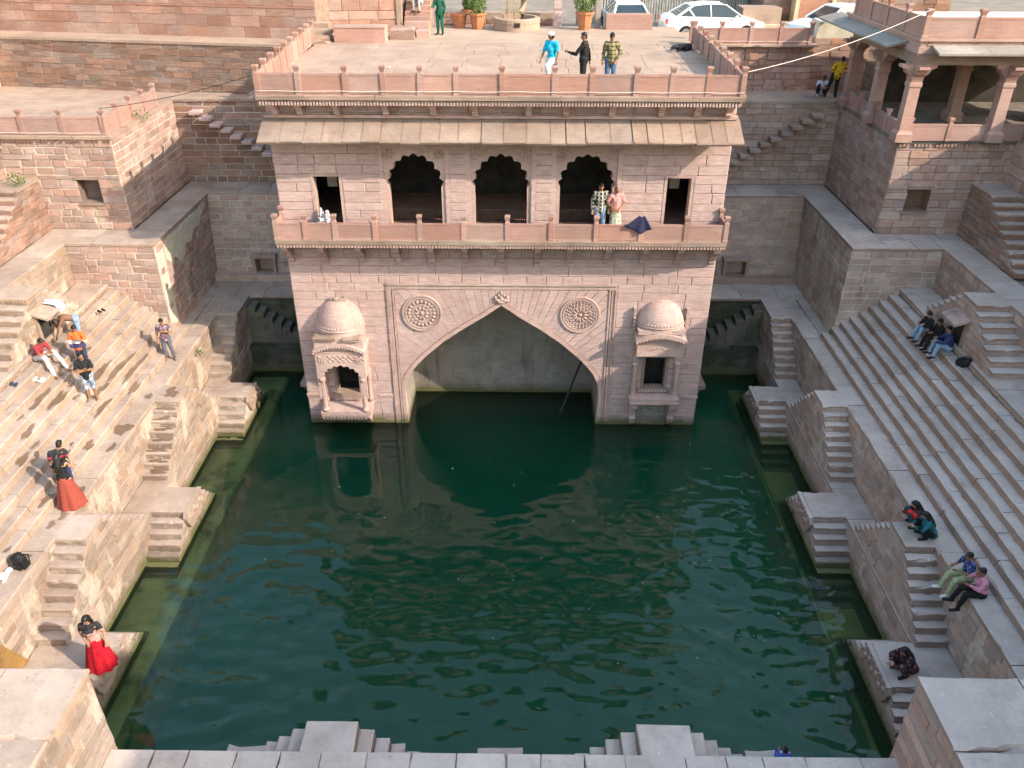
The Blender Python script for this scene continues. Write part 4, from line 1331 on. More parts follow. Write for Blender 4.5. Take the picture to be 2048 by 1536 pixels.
A, B = Vector((-25.5, 12.72, 0)), Vector((-8.35, 9.98, 0)); U = (B-A).normalized(); N = U.cross(Z)
mb = MB().obox((A.x, A.y, 0), U, Z, N, 0, 17.3, Z3-.1, 13.08, -3, -.02); mb.build('wall_core', M['mortar_dull'], T)
x = 0.0
while x < 17.2:
    w_ = rnd.uniform(1.0, 2.2); e = min(17.35, x+w_)
    MB().obox((A.x, A.y, 13.1), U, Z, N, x+.006, e-.006, 0, .11, -1.75, .07).build('coping_stone', M['floor'], T); x = e
mb = MB()
for i in range(118):
    if 2.0 < i*.145 < 4.4 or 6.0 < i*.145 < 6.2 or i*.145 > 13 : mb.obox((A.x, A.y, 12.98), U, Z, N, i*.145, i*.145+.09, 0, .11, .02, .06)
mb.build('dentil_band', M['red'], T)['kind'] = 'stuff'
T = thing('high_wall', 'high red sandstone block wall at the top left', 'wall', (-15, 14.3, 13.2))
W = Wall(T, M['redwall'], M['mortar_dull'], 231, 300, .6)
wall_line(W, (-26, 14.5), (-8.6, 11.7), 13.2, 17.2, ch=.46, sw=(.8, 1.4), gap=.014, depth=.02)
wall_line(W, (-8.6, 11.7), (-5.15, 13.75), 13.3, 17.2, ch=.5, sw=(.7, 1.3), gap=.016, depth=.03) if False else wall_line(W, (-8.6, 13.3), (-5.15, 13.72), 13.3, 17.2, ch=.5, sw=(.7, 1.3), gap=.016, depth=.035)
W.done()
mb = MB(); A2 = Vector((-26, 14.5, 0)); U2 = (Vector((-8.6, 11.7, 0))-A2).normalized(); N2 = U2.cross(Z)
mb.obox((A2.x, A2.y, 0), U2, Z, N2, 0, 17.62, 10, 17.2, -2.5, -.02); mb.box(-8.62, -5.1, 13.75, 16.5, 10, 17.2)
mb.build('wall_core', M['mortar_dull'], T)
mb = MB().obox((A2.x, A2.y, 14.5), U2, Z, N2, 0, 17.62, 0, .07, .0, .045); mb.build('string_course', M['redwall'], T)
MB().box(-5.22, -4.98, 13.6, 13.85, 13.3, 17.2).build('corner_post', M['eave'], T)
T = thing('plaster_pier', 'whitewashed pier at the far left end of the upper terrace', 'pier', (-24.6, 12, Z3))
MB().slab(-25.6, -24.4, 11.3, 12.9, Z3, 14.8, .05, .05).build('pier_body', M['plaster'], T)

# ================================================================== right: upper terrace with pillared hall
T = thing('pillared_hall', 'open pillared stone hall with flat eaves and railing at the top right', 'hall', (19, 6, Z3))
pave(T, 15.0, 25.0, 3.12, 12.4, Z3+.005, 1.8, 1.4, M['hallfloor'], .125, .012, 241, 'floor_slab')
def column(x, y):
    mb = MB()
    q = .21*math.sqrt(2)
    mb.lathe([(q*1.5, Z3+.006), (q*1.5, Z3+.30), (q*1.25, Z3+.36), (q, Z3+.42), (q*.96, 12.9), (q*1.1, 12.95), (q*1.1, 13.05), (q, 13.1)], (x, y, 0), 4, a0=math.pi/4, a1=math.pi/4+2*math.pi)
    c = mb.build('column', M['panel'], T)
    mb = MB()
    pr = [(-.62, .6), (-.62, .5), (-.45, .44), (-.38, .3), (-.24, .2), (-.21, 0), (.21, 0), (.24, .2), (.38, .3), (.45, .44), (.62, .5), (.62, .6)][::-1]
    mb.prism(pr, (x, y+.2, 13.1), X, Z, NY, 0, .4)
    mb.prism(pr, (x-.19, y, 13.1), Y, Z, X, 0, .38)
    mb.build('bracket_capital', M['panel'], c)
cols = [(15.1, 3.1), (18.5, 3.1), (21.9, 3.1), (15.1, 6.1), (15.1, 9.1), (18.5, 6.4), (21.9, 6.4)]
for x, y in cols: column(x, y)
def grid_rail(pts): railing(T, pts, Z3+.01, .62, .85, .16, .09, key='r')
grid_rail([(15.36, 3.1), (16.85, 3.1), (18.24, 3.1)]); grid_rail([(18.76, 3.1), (20.2, 3.1), (21.64, 3.1)])
grid_rail([(15.1, 3.4), (15.1, 4.6), (15.1, 5.85)]); grid_rail([(15.1, 6.36), (15.1, 7.6), (15.1, 8.85)])
mb = MB(); mb.box(14.9, 25, 2.9, 3.3, 13.7, 14.08).box(14.9, 15.3, 3.301, 9.4, 13.7, 14.08)
mb.build('beam', M['eave'], T)
mb = MB().box(15.3, 25, 3.3, 10.5, 13.9, 14.08); mb.build('ceiling', M['soot'], T)  # interior shade put into the ceiling colour
M['eave_grey'] = stone_mat('grey_eave_stone', (0.20,0.175,0.155), (0.28,0.25,0.225), (0.36,0.33,0.30), .08, .1, .3)
x = 15.35
while x < 25:
    e = x+rnd.uniform(1.6, 2.4)
    mb = MB(); mb.prism([(0, .02), (.95, -.18), (.95, -.11), (0, .13)], (x, 3.15, 14.3), NY, Z, X, 0, e-x-.012)
    mb.build('eave_slab', M['eave_grey'], T); x = e
y = 4.0
while y < 10.4:
    e = y+rnd.uniform(1.6, 2.2)
    mb = MB(); mb.prism([(0, .02), (.95, -.18), (.95, -.11), (0, .13)], (15.15, y, 14.3), (-1,0,0), Z, Y, 0, e-y-.012)
    mb.build('eave_slab', M['eave_grey'], T); y = e
mb = MB(); mb.box(14.88, 25, 2.88, 10.6, 14.081, 14.3).box(14.95, 25, 2.95, 10.6, 14.3, 14.5).box(14.86, 25, 2.86, 10.6, 14.5, 14.6)
mb.build('roof_slab', M['panel'], T)
mb = MB()
for i in range(12):
    mb.box(15.2+i*.85, 15.9+i*.85, 2.93, 2.949, 14.33, 14.47)
mb.build('frieze_panels', M['redwall'], T)
railing(T, [(15.0+1.9*i, 2.98) for i in range(6)], 14.6, .68, .95, .19, .1, key='rr')
railing(T, [(15.0, 2.98+1.7*i) for i in range(5)], 14.6, .68, .95, .19, .1, skip_first=True, key='rr')
MB().box(15.1, 25, 3.1, 10.5, 14.6, 14.62).build('roof_floor', M['plaster'], T)
MB().box(16.6, 25, 9.9, 10.5, Z3, 13.9).build('hall_back_wall', M['soot'], T)  # interior shade put into the wall colour
mb = MB()
for y in (6.3,): mb.box(22.5, 25, y, y+.4, Z3, 13.9)
mb.build('hall_side_wall', M['soot'], T)  # interior shade put into the wall colour

T = thing('street_wall', 'rough stone wall topped by a red railing behind the right upper terrace', 'wall', (11.5, 12, Z3))
W = Wall(T, M['redwall'], M['mortar_dull'], 251, 300, 1.3)
wall_line(W, (8.2, 11.7), (14.2, 12.0), Z3, 12.98, ch=.28, sw=(.4, 1.0), gap=.018, depth=.05)
wall_line(W, (14.2, 12.1), (16.8, 12.2), Z3, 13.3, ch=.3, sw=(.5, 1.1), gap=.018, depth=.03)
W.done()
MB().box(8.2, 14.2, 12.0, 13.5, Z3-.2, 12.97).box(14.2, 25, 12.25, 13.6, Z3-.2, 13.28).build('wall_core', M['mortar_dull'], T)
x = 8.2
while x < 14.1:
    e = min(14.25, x+rnd.uniform(.9, 1.7)); MB().slab(x+.005, e-.005, 11.62, 12.3, 12.98, 13.08, .02, .02).build('coping_stone', M['floor'], T); x = e
railing(T, [(8.45+1.36*i, 11.85) for i in range(5)], 13.08, .68, .95, .17, .09, key='x')
MB().slab(14.3, 17, 12.3, 13.4, 13.28, 14.0, .05, .05).build('plastered_parapet', M['plaster'], T)

# unseen house and range added on the right, shaped to shade the well
T = thing('added_shade_house', 'unseen tall stone house added right of the stepwell to shade it', 'house', (26, -30, 0))
MB().box(20.3, 34, -46, -28.5, 6, 22.3).build('wall', M['pink'], T)  # wall of the added shade house
MB().box(20.1, 34.3, -46.3, -28.4, 22.3, 22.6).build('roof', M['eave'], T)  # roof of the added shade house
MB().box(20.3, 34, -28.4, -19, 6, 18.7).build('wall', M['pink'], T)  # lower wall of the added shade house
MB().box(20.1, 34.3, -28.3, -18.8, 18.7, 18.95).build('roof', M['eave'], T)  # lower roof of the added shade house
for i in range(6):
    for k in range(3):
        wq = MB().box(20.24, 20.31, -44+i*4, -42.8+i*4, 10.5+3.2*k, 12.1+3.2*k).build('added_house_window', M['dark'], T)
T = thing('added_shade_range', 'unseen long stone range added above the right bank to shade the well', 'building', (22, -9, Z2))  # added out of view, height set by the shade it casts
MB().box(20.5, 28, -19, -2.5, Z2, 13.45).build('wall', M['pink'], T)  # wall of the added shade range
MB().box(20.3, 28.2, -19.1, -2.3, 13.45, 13.6).build('roof', M['eave'], T)

# ================================================================== plaza and street behind the pavilion
M['dust'] = stone_mat('dusty_paving', (0.31,0.225,0.17), (0.37,0.275,0.21), (0.43,0.33,0.26), .02, .05, .25, dirt=.35, wet=False)
M['asphalt'] = stone_mat('street_surface', (0.16,0.13,0.11), (0.22,0.18,0.15), (0.29,0.24,0.20), .02, .05, .3, wet=False)
structure(MB().box(-9.3, 8.25, 10.25, 15.7, 13.1, 13.295).box(8.25, 14.3, 12.3, 15.7, 12.9, 13.05).build('plaza', M['dust']))
structure(MB().box(-60, 70, 15.6, 120, 12.3, 12.6).build('street', M['asphalt']))
structure(MB().box(-60, -26, -40, 16, 9, 11).box(34.5, 70, -40, 16, 9, 11).build('ground', M['dust']))
T = thing('red_bench_block', 'long polished red stone block on the roof terrace beside rubble', 'block', (-6.4, 10.4, 13.3))
MB().obox((-7.55, 10.15, 13.3), (1, -.03, 0), Z, (.03, 1, 0), 0, 2.25, 0, .62, 0, .75).build('block_body', M['panel'], T)
MB().obox((-7.58, 10.12, 13.92), (1, -.03, 0), Z, (.03, 1, 0), 0, 2.31, 0, .06, 0, .81).build('block_top', M['floor'], T)
T = thing('rubble_step', 'broken rough stones stacked in the left corner of the roof terrace', 'stones', (-8.1, 10.5, 13.3))
for k, (x0, x1, y0, y1, z0, z1) in enumerate(((-8.75,-7.7,10.3,11.2,13.3,13.55), (-8.7,-7.8,10.7,11.5,13.55,13.8), (-8.5,-7.75,9.6,10.2,13.3,13.42), (-8.8,-8.0,11.2,11.9,13.55,14.0))):
    MB().slab(x0, x1, y0, y1, z0, z1, .06, .09).build('rough_stone', M['floor'], T)
T = thing('rough_curb', 'rough stone curb with a red block at the foot of the street stair', 'curb', (-4.6, 11.6, 13.3))
MB().slab(-5.25, -4.15, 11.2, 12.2, 13.3, 13.75, .08, .06).build('curb_stone', M['redwall'], T)
MB().slab(-4.1, -3.5, 11.7, 12.3, 13.3, 13.62, .03, .02).build('red_block', M['panel'], T)
T = thing('street_stair', 'red stone stair climbing beside the high wall at the top', 'stairs', (-4.4, 15, 13.3))
for k in range(9):
    MB().slab(-4.97, -3.75, 13.9+.32*k, 14.4+.32*k, 13.3, 13.48+.2*k, .03, .015).build('step', M['panel'], T)
T = thing('red_bench_block', 'red stone block lying in front of the parked white cars', 'block', (5.9, 14.9, 13.3))
MB().slab(4.8, 7.05, 14.6, 15.2, 13.3, 13.98, .03, .01).build('block_body', M['panel'], T)
# round planter with a tree trunk and sticks
T = thing('ring_planter', 'round stone planter ring on the roof terrace', 'planter', (.45, 14.75, 13.3))
mb = MB(); mb.lathe([(1.14, 13.3), (1.14, 13.62), (1.16, 13.63), (1.16, 13.8), (1.10, 13.84), (.92, 13.84), (.9, 13.6)], (.45, 14.75, 0), 32, close=False)
mb.build('ring', M['floor'], T)
MB().box(.35, .62, 13.585, 13.6, 13.5, 13.7).build('drain_hole', M['dark'], T)
mb = MB().lathe([(.9, 13.62), (.001, 13.66)], (.45, 14.75, 0), 24, close=False); mb.build('soil', M['asphalt'], T)
M['bark'] = stone_mat('pale_bark', (0.20,0.14,0.09), (0.34,0.26,0.19), (0.48,0.40,0.31), .05, .2, .7, wet=False)
T = thing('tree', 'pale crooked tree trunk growing in the round planter', 'tree', (.75, 14.8, 13.6))
mb = MB(); mb.tube([(.75,14.8,13.6),(.72,14.82,14.1),(.82,14.8,14.6),(.70,14.85,15.2),(.85,14.8,16.0),(1.0,14.9,17.0)], .2, 10, .12)
mb.tube([(.82,14.8,14.6),(.5,14.7,15.2),(.3,14.9,16.2)], .09, 8, .05)
mb.build('trunk', M['bark'], T, True)
M['leaf'] = plain('bush_leaf', (0.075,0.13,0.03), .7, .5, 40)
M['leaf2'] = plain('bush_leaf_light', (0.14,0.20,0.05), .7, .4, 40)
def leaves(mb, c, r, n, sz, rg):
    for i in range(n):
        while True:
            p = Vector((rg.uniform(-1,1), rg.uniform(-1,1), rg.uniform(-1,1)))
            if .25 < p.length < 1: break
        q = Vector((c[0]+p.x*r[0], c[1]+p.y*r[1], c[2]+p.z*r[2]))
        a = Vector((rg.gauss(0,1), rg.gauss(0,1), rg.gauss(0,1))).normalized()
        b = a.cross(Vector((rg.gauss(0,1), rg.gauss(0,1), rg.gauss(0,1)))).normalized()
        s_ = sz*rg.uniform(.6, 1.3)
        mb.add([q-a*s_, q+b*s_*.42, q+a*s_, q-b*s_*.42], [(0,1,2,3)])
rgl = random.Random(9)
mb = MB(); leaves(mb, (1.0,14.9,17.6), (1.6,1.4,1.0), 700, .12, rgl); mb.build('crown', M['leaf'], T)
T = thing('stick_bundle', 'bundle of dry bamboo sticks standing in the round planter', 'sticks', (.2, 14.7, 13.6))
M['bamboo'] = plain('dry_bamboo', (0.36,0.27,0.15), .8, .3, 20)
for i in range(11):
    x = -.22+.075*i
    MB().tube([(x, 14.6+rgl.uniform(-.08,.08), 13.6), (x+rgl.uniform(-.08,.08), 14.65, 14.6+rgl.uniform(-.1,.5))], .018, 5).build('stick', M['bamboo'], T)
# pots
def pot(x, y, h, r, lab, bush=True, br=.5):
    T = thing('potted_plant', lab, 'plant', (x, y, 13.3), 'terracotta pots on the roof terrace')
    mb = MB().lathe([(r*.62, 13.3), (r*.9, 13.3+h*.86), (r*1.05, 13.3+h*.87), (r*1.05, 13.3+h), (r*.9, 13.3+h), (r*.85, 13.3+h*.9)], (x, y, 0), 8, close=False)
    mb.build('pot', M['terracotta'], T)
    MB().lathe([(r*.86, 13.3+h*.91), (.001, 13.3+h*.93)], (x, y, 0), 8, close=False).build('soil', M['asphalt'], T)
    if bush:
        mb = MB(); leaves(mb, (x, y, 13.3+h+br*.75), (br, br, br*.95), 420, .07, rgl); mb.build('foliage', M['leaf'], T)
        mb = MB(); leaves(mb, (x, y, 13.3+h+br*.8), (br*1.02, br*1.02, br), 260, .065, rgl); mb.build('young_leaves', M['leaf2'], T)
M['terracotta'] = plain('terracotta', (0.42,0.17,0.085), .85, .2, 8)
pot(-1.45, 14.7, .72, .42, 'terracotta pot with a leafy bush left of the round planter')
pot(3.75, 14.6, .80, .44, 'terracotta pot with a round bush right of the round planter', True, .56)
pot(-2.35, 15.1, .66, .42, 'empty looking terracotta pot behind the man in green', False)
pot(-2.0, 17.2, .6, .36, 'terracotta pot far back at the top beside the low wall', True, .35)
T = thing('low_wall', 'low rough stone wall behind the round planter', 'wall', (0, 17, 12.6))
W = Wall(T, M['redwall'], M['mortar_dull'], 261, 100, 1.3)
W.face((-3.3, 16.6, 12.6), X, Z, 5.6, .95, .3, (.4, .8), .02, .04); W.done()
MB().box(-3.3, 2.3, 16.62, 17.4, 12.6, 13.8).build('wall_core', M['floor'], T)
T = thing('carved_post', 'carved square stone post beside the right hand pot', 'post', (2.5, 15.9, 13.0))
mb = MB(); q = .19*math.sqrt(2)
mb.lathe([(q, 12.9), (q, 13.9), (q*.8, 13.95), (q*.8, 14.05), (q, 14.1), (q, 15.2), (q*1.2, 15.3), (q*1.2, 15.6)], (2.5, 15.9, 0), 4, a0=math.pi/4, a1=math.pi/4+2*math.pi)
mb.build('post_shaft', M['pink'], T)
T = thing('grey_post', 'plain grey square post left of the red block', 'post', (4.45, 15.3, 13.0))
MB().box(4.32, 4.58, 15.2, 15.45, 12.9, 15.2).build('post_shaft', M['eave_grey'], T)
# corrugated fence
M['tin'] = plain('galvanised_sheet', (0.36,0.36,0.35), .45, .25, 3, .6)
T = thing('tin_fence', 'grey corrugated metal fence behind the parked cars', 'fence', (9, 21.6, 12.6))
for i in range(13):
    x0 = 3.6+i*.98; v = []; m = 26
    y_ = 19.5+.22*(x0-3.6)
    for k in range(m+1):
        xx = x0+.97*k/m; yy = y_+.22*.97*k/m+.03*math.sin(k*math.pi/2.0*1.0)
        v += [(xx, yy, 12.9), (xx, yy, 15.2+.1*(i % 2))]
    mesh_obj('metal_sheet', v, [(2*k, 2*k+2, 2*k+3, 2*k+1) for k in range(m)], M['tin'], T)
for i in range(5):
    MB().tube([(4.0+i*3.1, 19.45+.22*(.4+i*3.1), 12.6), (4.0+i*3.1, 19.45+.22*(.4+i*3.1), 15.7)], .05, 6).build('fence_post', M['mortar_dark'], T)
T = thing('street_house', 'old stone house front with a cream framed panel beyond the street', 'house', (17, 18.5, 12.6))
W = Wall(T, M['red'], M['mortar_dull'], 271, 120, 1.0)
wall_line(W, (13.6, 19.6), (24, 20.6), 12.6, 17.5, ch=.4, sw=(.6, 1.2), gap=.02, depth=.03); W.done()
MB().obox((13.6, 19.62, 12.6), (1, .096, 0), Z, (-.096, 1, 0), 0, 10.5, 0, 4.6, .02, 3).build('house_body', M['mortar_dull'], T)
M['cream'] = plain('cream_plaster', (0.56,0.44,0.30), .9, .15, 3)
MB().box(15.3, 17.0, 18.9, 19.5, 13.2, 16.5).build('framed_panel', M['redwall'], T)
MB().box(15.1, 15.299, 18.8, 19.6, 13.1, 16.6).build('frame_side', M['cream'], T); MB().box(17.001, 17.2, 18.8, 19.6, 13.1, 16.6).build('frame_side', M['cream'], T)
MB().box(12.9, 17.4, 17.6, 19.3, 12.61, 13.15).build('front_step', M['cream'], T)
MB().box(12.2, 14.2, 18.0, 19.5, 12.61, 13.9).build('front_plinth', M['floor'], T)

# ------------------------------------------------------------------ cars
M['carpaint'] = plain('white_car_paint', (0.72,0.73,0.74), .25, .03, 2, 0, .5)
M['glass'] = plain('car_glass', (0.03,0.045,0.055), .08, .1, 2, 0, .6)
M['tyre'] = plain('tyre_rubber', (0.02,0.02,0.02), .9, .2, 20)
M['rim'] = plain('wheel_rim', (0.35,0.35,0.36), .35, .1, 8, .8)
M['tail'] = plain('red_tail_light', (0.55,0.02,0.025), .25, .1, 8, 0, .5)
M['lamp'] = plain('clear_head_light', (0.6,0.62,0.65), .15, .1, 8, 0, .6)
def car(label, loc, rz, group):
    T = thing('parked_car', label, 'car', (0,0,0), group)
    hw = .87
    # side profile, rear at x=-2.2
    prof = [(-2.2,.35),(-2.25,.62),(-2.2,.92),(-2.05,1.0),(-1.6,1.02),(1.0,.95),(1.7,.86),(2.1,.74),(2.22,.55),(2.2,.3),(1.9,.22),(-1.9,.22)]
    st = [(-1.0,.93),(-.9,.985),(0,1.0),(.9,.985),(1.0,.93)]
    v = []; f = []
    n = len(prof)
    for t, k in ((-1,.90),(-.93,.985),(-.6,1.0),(.6,1.0),(.93,.985),(1,.90)):
        for x_, z_ in prof:
            v.append((x_*(.985 if abs(t) > .9 else 1), t*hw, .6+(z_-.6)*k))
    for a in range(5):
        for i in range(n):
            j = (i+1) % n
            f.append((a*n+i, a*n+j, (a+1)*n+j, (a+1)*n+i))
    f += [tuple(range(n)), tuple(range(5*n, 6*n))[::-1]]
    mesh_obj('body', v, f, M['carpaint'], T, False)
    # greenhouse
    gp = [(-1.75,1.0),(-1.05,1.42),(-.3,1.49),(.35,1.46),(1.15,.97)]
    v = []; f = []
    for s_ in (-1, 1):
        for x_, z_ in gp:
            v.append((x_, s_*(hw*(.93-.28*(z_-.95)/.5)), z_))
    m = len(gp)
    f += [tuple(range(m)), tuple(range(m, 2*m))[::-1]]+[(i, m+i, m+i+1, i+1) for i in range(m-1)]
    mesh_obj('window_glass', v, f, M['glass'], T)
    w_ = lambda z_: hw*(.93-.28*(z_-.95)/.5)
    mb = MB()
    rp = [(-1.1,1.40),(-.95,1.455),(-.3,1.51),(.3,1.485),(.45,1.44)]
    for (x0, z0), (x1, z1) in zip(rp[:-1], rp[1:]):
        mb.add([(x0,-w_(z0)-.012,z0),(x1,-w_(z1)-.012,z1),(x1,w_(z1)+.012,z1),(x0,w_(z0)+.012,z0),(x0,-w_(z0)-.02,z0-.05),(x1,-w_(z1)-.02,z1-.05),(x1,w_(z1)+.02,z1-.05),(x0,w_(z0)+.02,z0-.05)],
               [(0,1,2,3),(0,4,5,1),(3,2,6,7),(0,3,7,4),(1,5,6,2)])
    mb.build('roof', M['carpaint'], T)
    for s_ in (-1, 1):
        mb = MB()
        for p0, p1, r_ in (((-1.78,1.0),(-1.05,1.43),.05), ((1.2,.96),(.4,1.46),.035), ((-.25,1.0),(-.28,1.48),.03), ((-1.0,1.0),(-1.25,1.3),.04)):
            mb.tube([(p0[0], s_*(w_(p0[1])+.005), p0[1]), (p1[0], s_*(w_(p1[1])+.005), p1[1])], r_, 6)
        mb.build('window_pillars', M['carpaint'], T)
        mb = MB().ball((.85, s_*.98, 1.0), (.09, .08, .06), 8, 6); mb.build('wing_mirror', M['carpaint'], T)
        MB().box(-2.23, -1.98, s_*.55, s_*.86, .72, .9).build('tail_light', M['tail'], T)
        MB().box(1.85, 2.17, s_*.5, s_*.84, .62, .74).build('head_light', M['lamp'], T)
        for xx in (-1.35, 1.38):
            mb = MB(); mb.lathe([(.2, -.1), (.31, -.1), (.33, -.06), (.33, .06), (.31, .1), (.2, .1)], (xx, s_*.8, .33), 18, axis='y')
            wh = mb.build('wheel', M['tyre'], T)
            mb = MB(); mb.lathe([(.21, -.105), (.05, -.11)], (xx, s_*.8, .33), 12, axis='y'); mb.lathe([(.05, .11), (.21, .105)], (xx, s_*.8, .33), 12, axis='y'); mb.build('rim', M['rim'], wh)
    MB().box(-2.26, -2.2, -.25, .25, .6, .72).build('number_plate', M['plaster'], T)
    T.location = loc; T.rotation_euler = (0, 0, rz); T.scale = (1.13, 1.13, 1.13)
    return T
car('white saloon car parked side-on behind the roof terrace', (10.35, 16.9, 12.602), R(5), 'cars parked on the street')
car('white car mostly hidden behind the red stone block', (6.1, 18.0, 12.602), R(92), 'cars parked on the street')
car('white car half hidden behind the eave of the pillared hall', (16.6, 16.2, 12.602), R(200), 'cars parked on the street')
# cables
M['cable'] = plain('pale_cable', (0.66,0.56,0.52), .7, .1, 10)
o = MB().tube([(-7.95+15.9*i/24, -.775, 13.44+.012*math.sin(i*2.1)) for i in range(25)], .012, 5).build('light_cable', M['cable']); tag(o, 'thin pale cable strung along the outer face of the roof railing', 'cable')
pts = []
for i in range(21):
    t = i/20; pts.append((7.95+7.1*t, -.6+3.5*t, 14.05+1.5*t-.8*t*(1-t)))
o = MB().tube(pts, .012, 5).build('light_cable', M['cable']); tag(o, 'white cable hanging between pavilion corner and pillared hall', 'cable')
o = MB().tube([(8.5+1.36*4*i/16, 11.76, 13.2+.01*math.sin(i*2)) for i in range(17)], .012, 5).build('light_cable', M['cable']); tag(o, 'thin pale cable along the red railing behind the right terrace', 'cable')
o = MB().tube([(-15.4-i*.5, 3.2, 11.06+.01*math.sin(i*2)) for i in range(17)], .011, 5).build('light_cable', M['cable']); tag(o, 'thin pale cable along the railing of the left upper terrace', 'cable')
M['wire'] = plain('dark_wire', (0.03,0.03,0.03), .7, .1, 10)
pts = [(-15.3+7.4*i/20, 3.3-4*i/20, 11.95+2.0*i/20-.5*(i/20)*(1-i/20)) for i in range(21)]
o = MB().tube(pts, .012, 5).build('wire', M['wire']); tag(o, 'dark wire from the left terrace railing to the pavilion corner', 'wire')
# ================================================================== people
SKIN = {k: plain('skin_'+k, c, .6, .08, 30, 0, .3) for k, c in (('brown', (0.27,0.135,0.075)), ('light', (0.40,0.22,0.14)), ('dark', (0.17,0.085,0.05)))}
M['hair'] = plain('black_hair', (0.012,0.010,0.009), .5, .3, 60, 0, .35)
def cloth(name, c, rough=.9, var=.12, scale=25):
    return plain(name, c, rough, var, scale)
def checks(name, a, b, c, s=9.0):
    m, n, bs = nodes(name)
    tc = n.nodes.new('ShaderNodeTexCoord')
    col = None
    for i, (ax, sc) in enumerate((((1,0,0), s), ((0,0,1), s))):
        mp = n.nodes.new('ShaderNodeMapping'); n.links.new(tc.outputs['Object'], mp.inputs[0])
        wv = n.nodes.new('ShaderNodeTexWave'); wv.bands_direction = 'X' if i == 0 else 'Z'
        wv.inputs['Scale'].default_value = sc; wv.inputs['Distortion'].default_value = .6
        n.links.new(mp.outputs[0], wv.inputs['Vector'])
        f = maprange(n, wv.outputs['Fac'], .68, .8)
        col = mixc(n, f, a if col is None else col, b if i == 0 else c)
    n.links.new(col, bs.inputs['Base Color']); bs.inputs['Roughness'].default_value = .9
    return m
def bands(name, stops):
    """colour by height on the garment (object z)"""
    m, n, bs = nodes(name)
    tc = n.nodes.new('ShaderNodeTexCoord'); sp = n.nodes.new('ShaderNodeSeparateXYZ')
    n.links.new(tc.outputs['Object'], sp.inputs[0])
    r = n.nodes.new('ShaderNodeValToRGB'); r.color_ramp.interpolation = 'CONSTANT'
    z0, z1 = stops[0][0], stops[-1][0]+.001
    e = r.color_ramp.elements; e[0].position = 0; e[0].color = (*stops[0][1], 1); e.remove(e[1])
    for z, c in stops[1:]:
        q = e.new((z-z0)/(z1-z0)); q.color = (*c, 1)
    n.links.new(maprange(n, sp.outputs['Z'], z0, z1), r.inputs['Fac'])
    n.links.new(r.outputs['Color'], bs.inputs['Base Color']); bs.inputs['Roughness'].default_value = .9
    return m
def floral(name, a, b, c, s=14):
    m, n, bs = nodes(name)
    tc = n.nodes.new('ShaderNodeTexCoord')
    f = noise(n, tc.outputs['Object'], s, 1)
    g = noise(n, tc.outputs['Object'], s*1.3, 1, .5, (1.1, .9, 1.2))
    col = mixc(n, maprange(n, f, .52, .56), a, b); col = mixc(n, maprange(n, g, .58, .62), col, c)
    n.links.new(col, bs.inputs['Base Color']); bs.inputs['Roughness'].default_value = .9
    return m

def remesh(o, vox, dec=None, smooth=2):
    r = o.modifiers.new('remesh', 'REMESH'); r.mode = 'VOXEL'; r.voxel_size = vox; r.use_smooth_shade = True
    if smooth:
        s_ = o.modifiers.new('smooth', 'SMOOTH'); s_.iterations = smooth; s_.factor = .5
    if dec:
        d = o.modifiers.new('decimate', 'DECIMATE'); d.ratio = dec

FOLD = bpy.data.textures.new('cloth_folds', 'CLOUDS'); FOLD.noise_scale = .09; FOLD.noise_depth = 1
STAND = dict(pelvis=(0,0,.96), chest=(0,.0,1.25), neck=(0,-.005,1.46), head=(0,.025,1.615),
             hip=(.09,0,.93), knee=(.105,.015,.51), ankle=(.11,-.02,.09), shoulder=(.175,-.01,1.405), elbow=(.245,-.03,1.13), hand=(.255,.05,.90))
SIT = dict(pelvis=(0,0,.13), chest=(0,.06,.42), neck=(0,.11,.63), head=(0,.16,.78),
           hip=(.10,.02,.12), knee=(.14,.43,.32), ankle=(.14,.42,-.12), shoulder=(.175,.09,.57), elbow=(.24,.2,.36), hand=(.12,.4,.4))
SQUAT = dict(pelvis=(0,0,.18), chest=(0,.12,.45), neck=(0,.22,.64), head=(0,.29,.77),
             hip=(.10,.02,.2), knee=(.2,.40,.46), ankle=(.14,.16,.09), shoulder=(.175,.18,.59), elbow=(.25,.36,.42), hand=(.08,.5,.40))
def pose(base, **k):
    """mirrors single joints to left (l) and right (r); keys like elbow_r override"""
    J = {}
    for n_, p in base.items():
        if n_ in ('pelvis', 'chest', 'neck', 'head'): J[n_] = Vector(p)
        else:
            J[n_+'_r'] = Vector(p); J[n_+'_l'] = Vector((-p[0], p[1], p[2]))
    for n_, p in k.items():
        J[n_] = Vector(p)
    return J

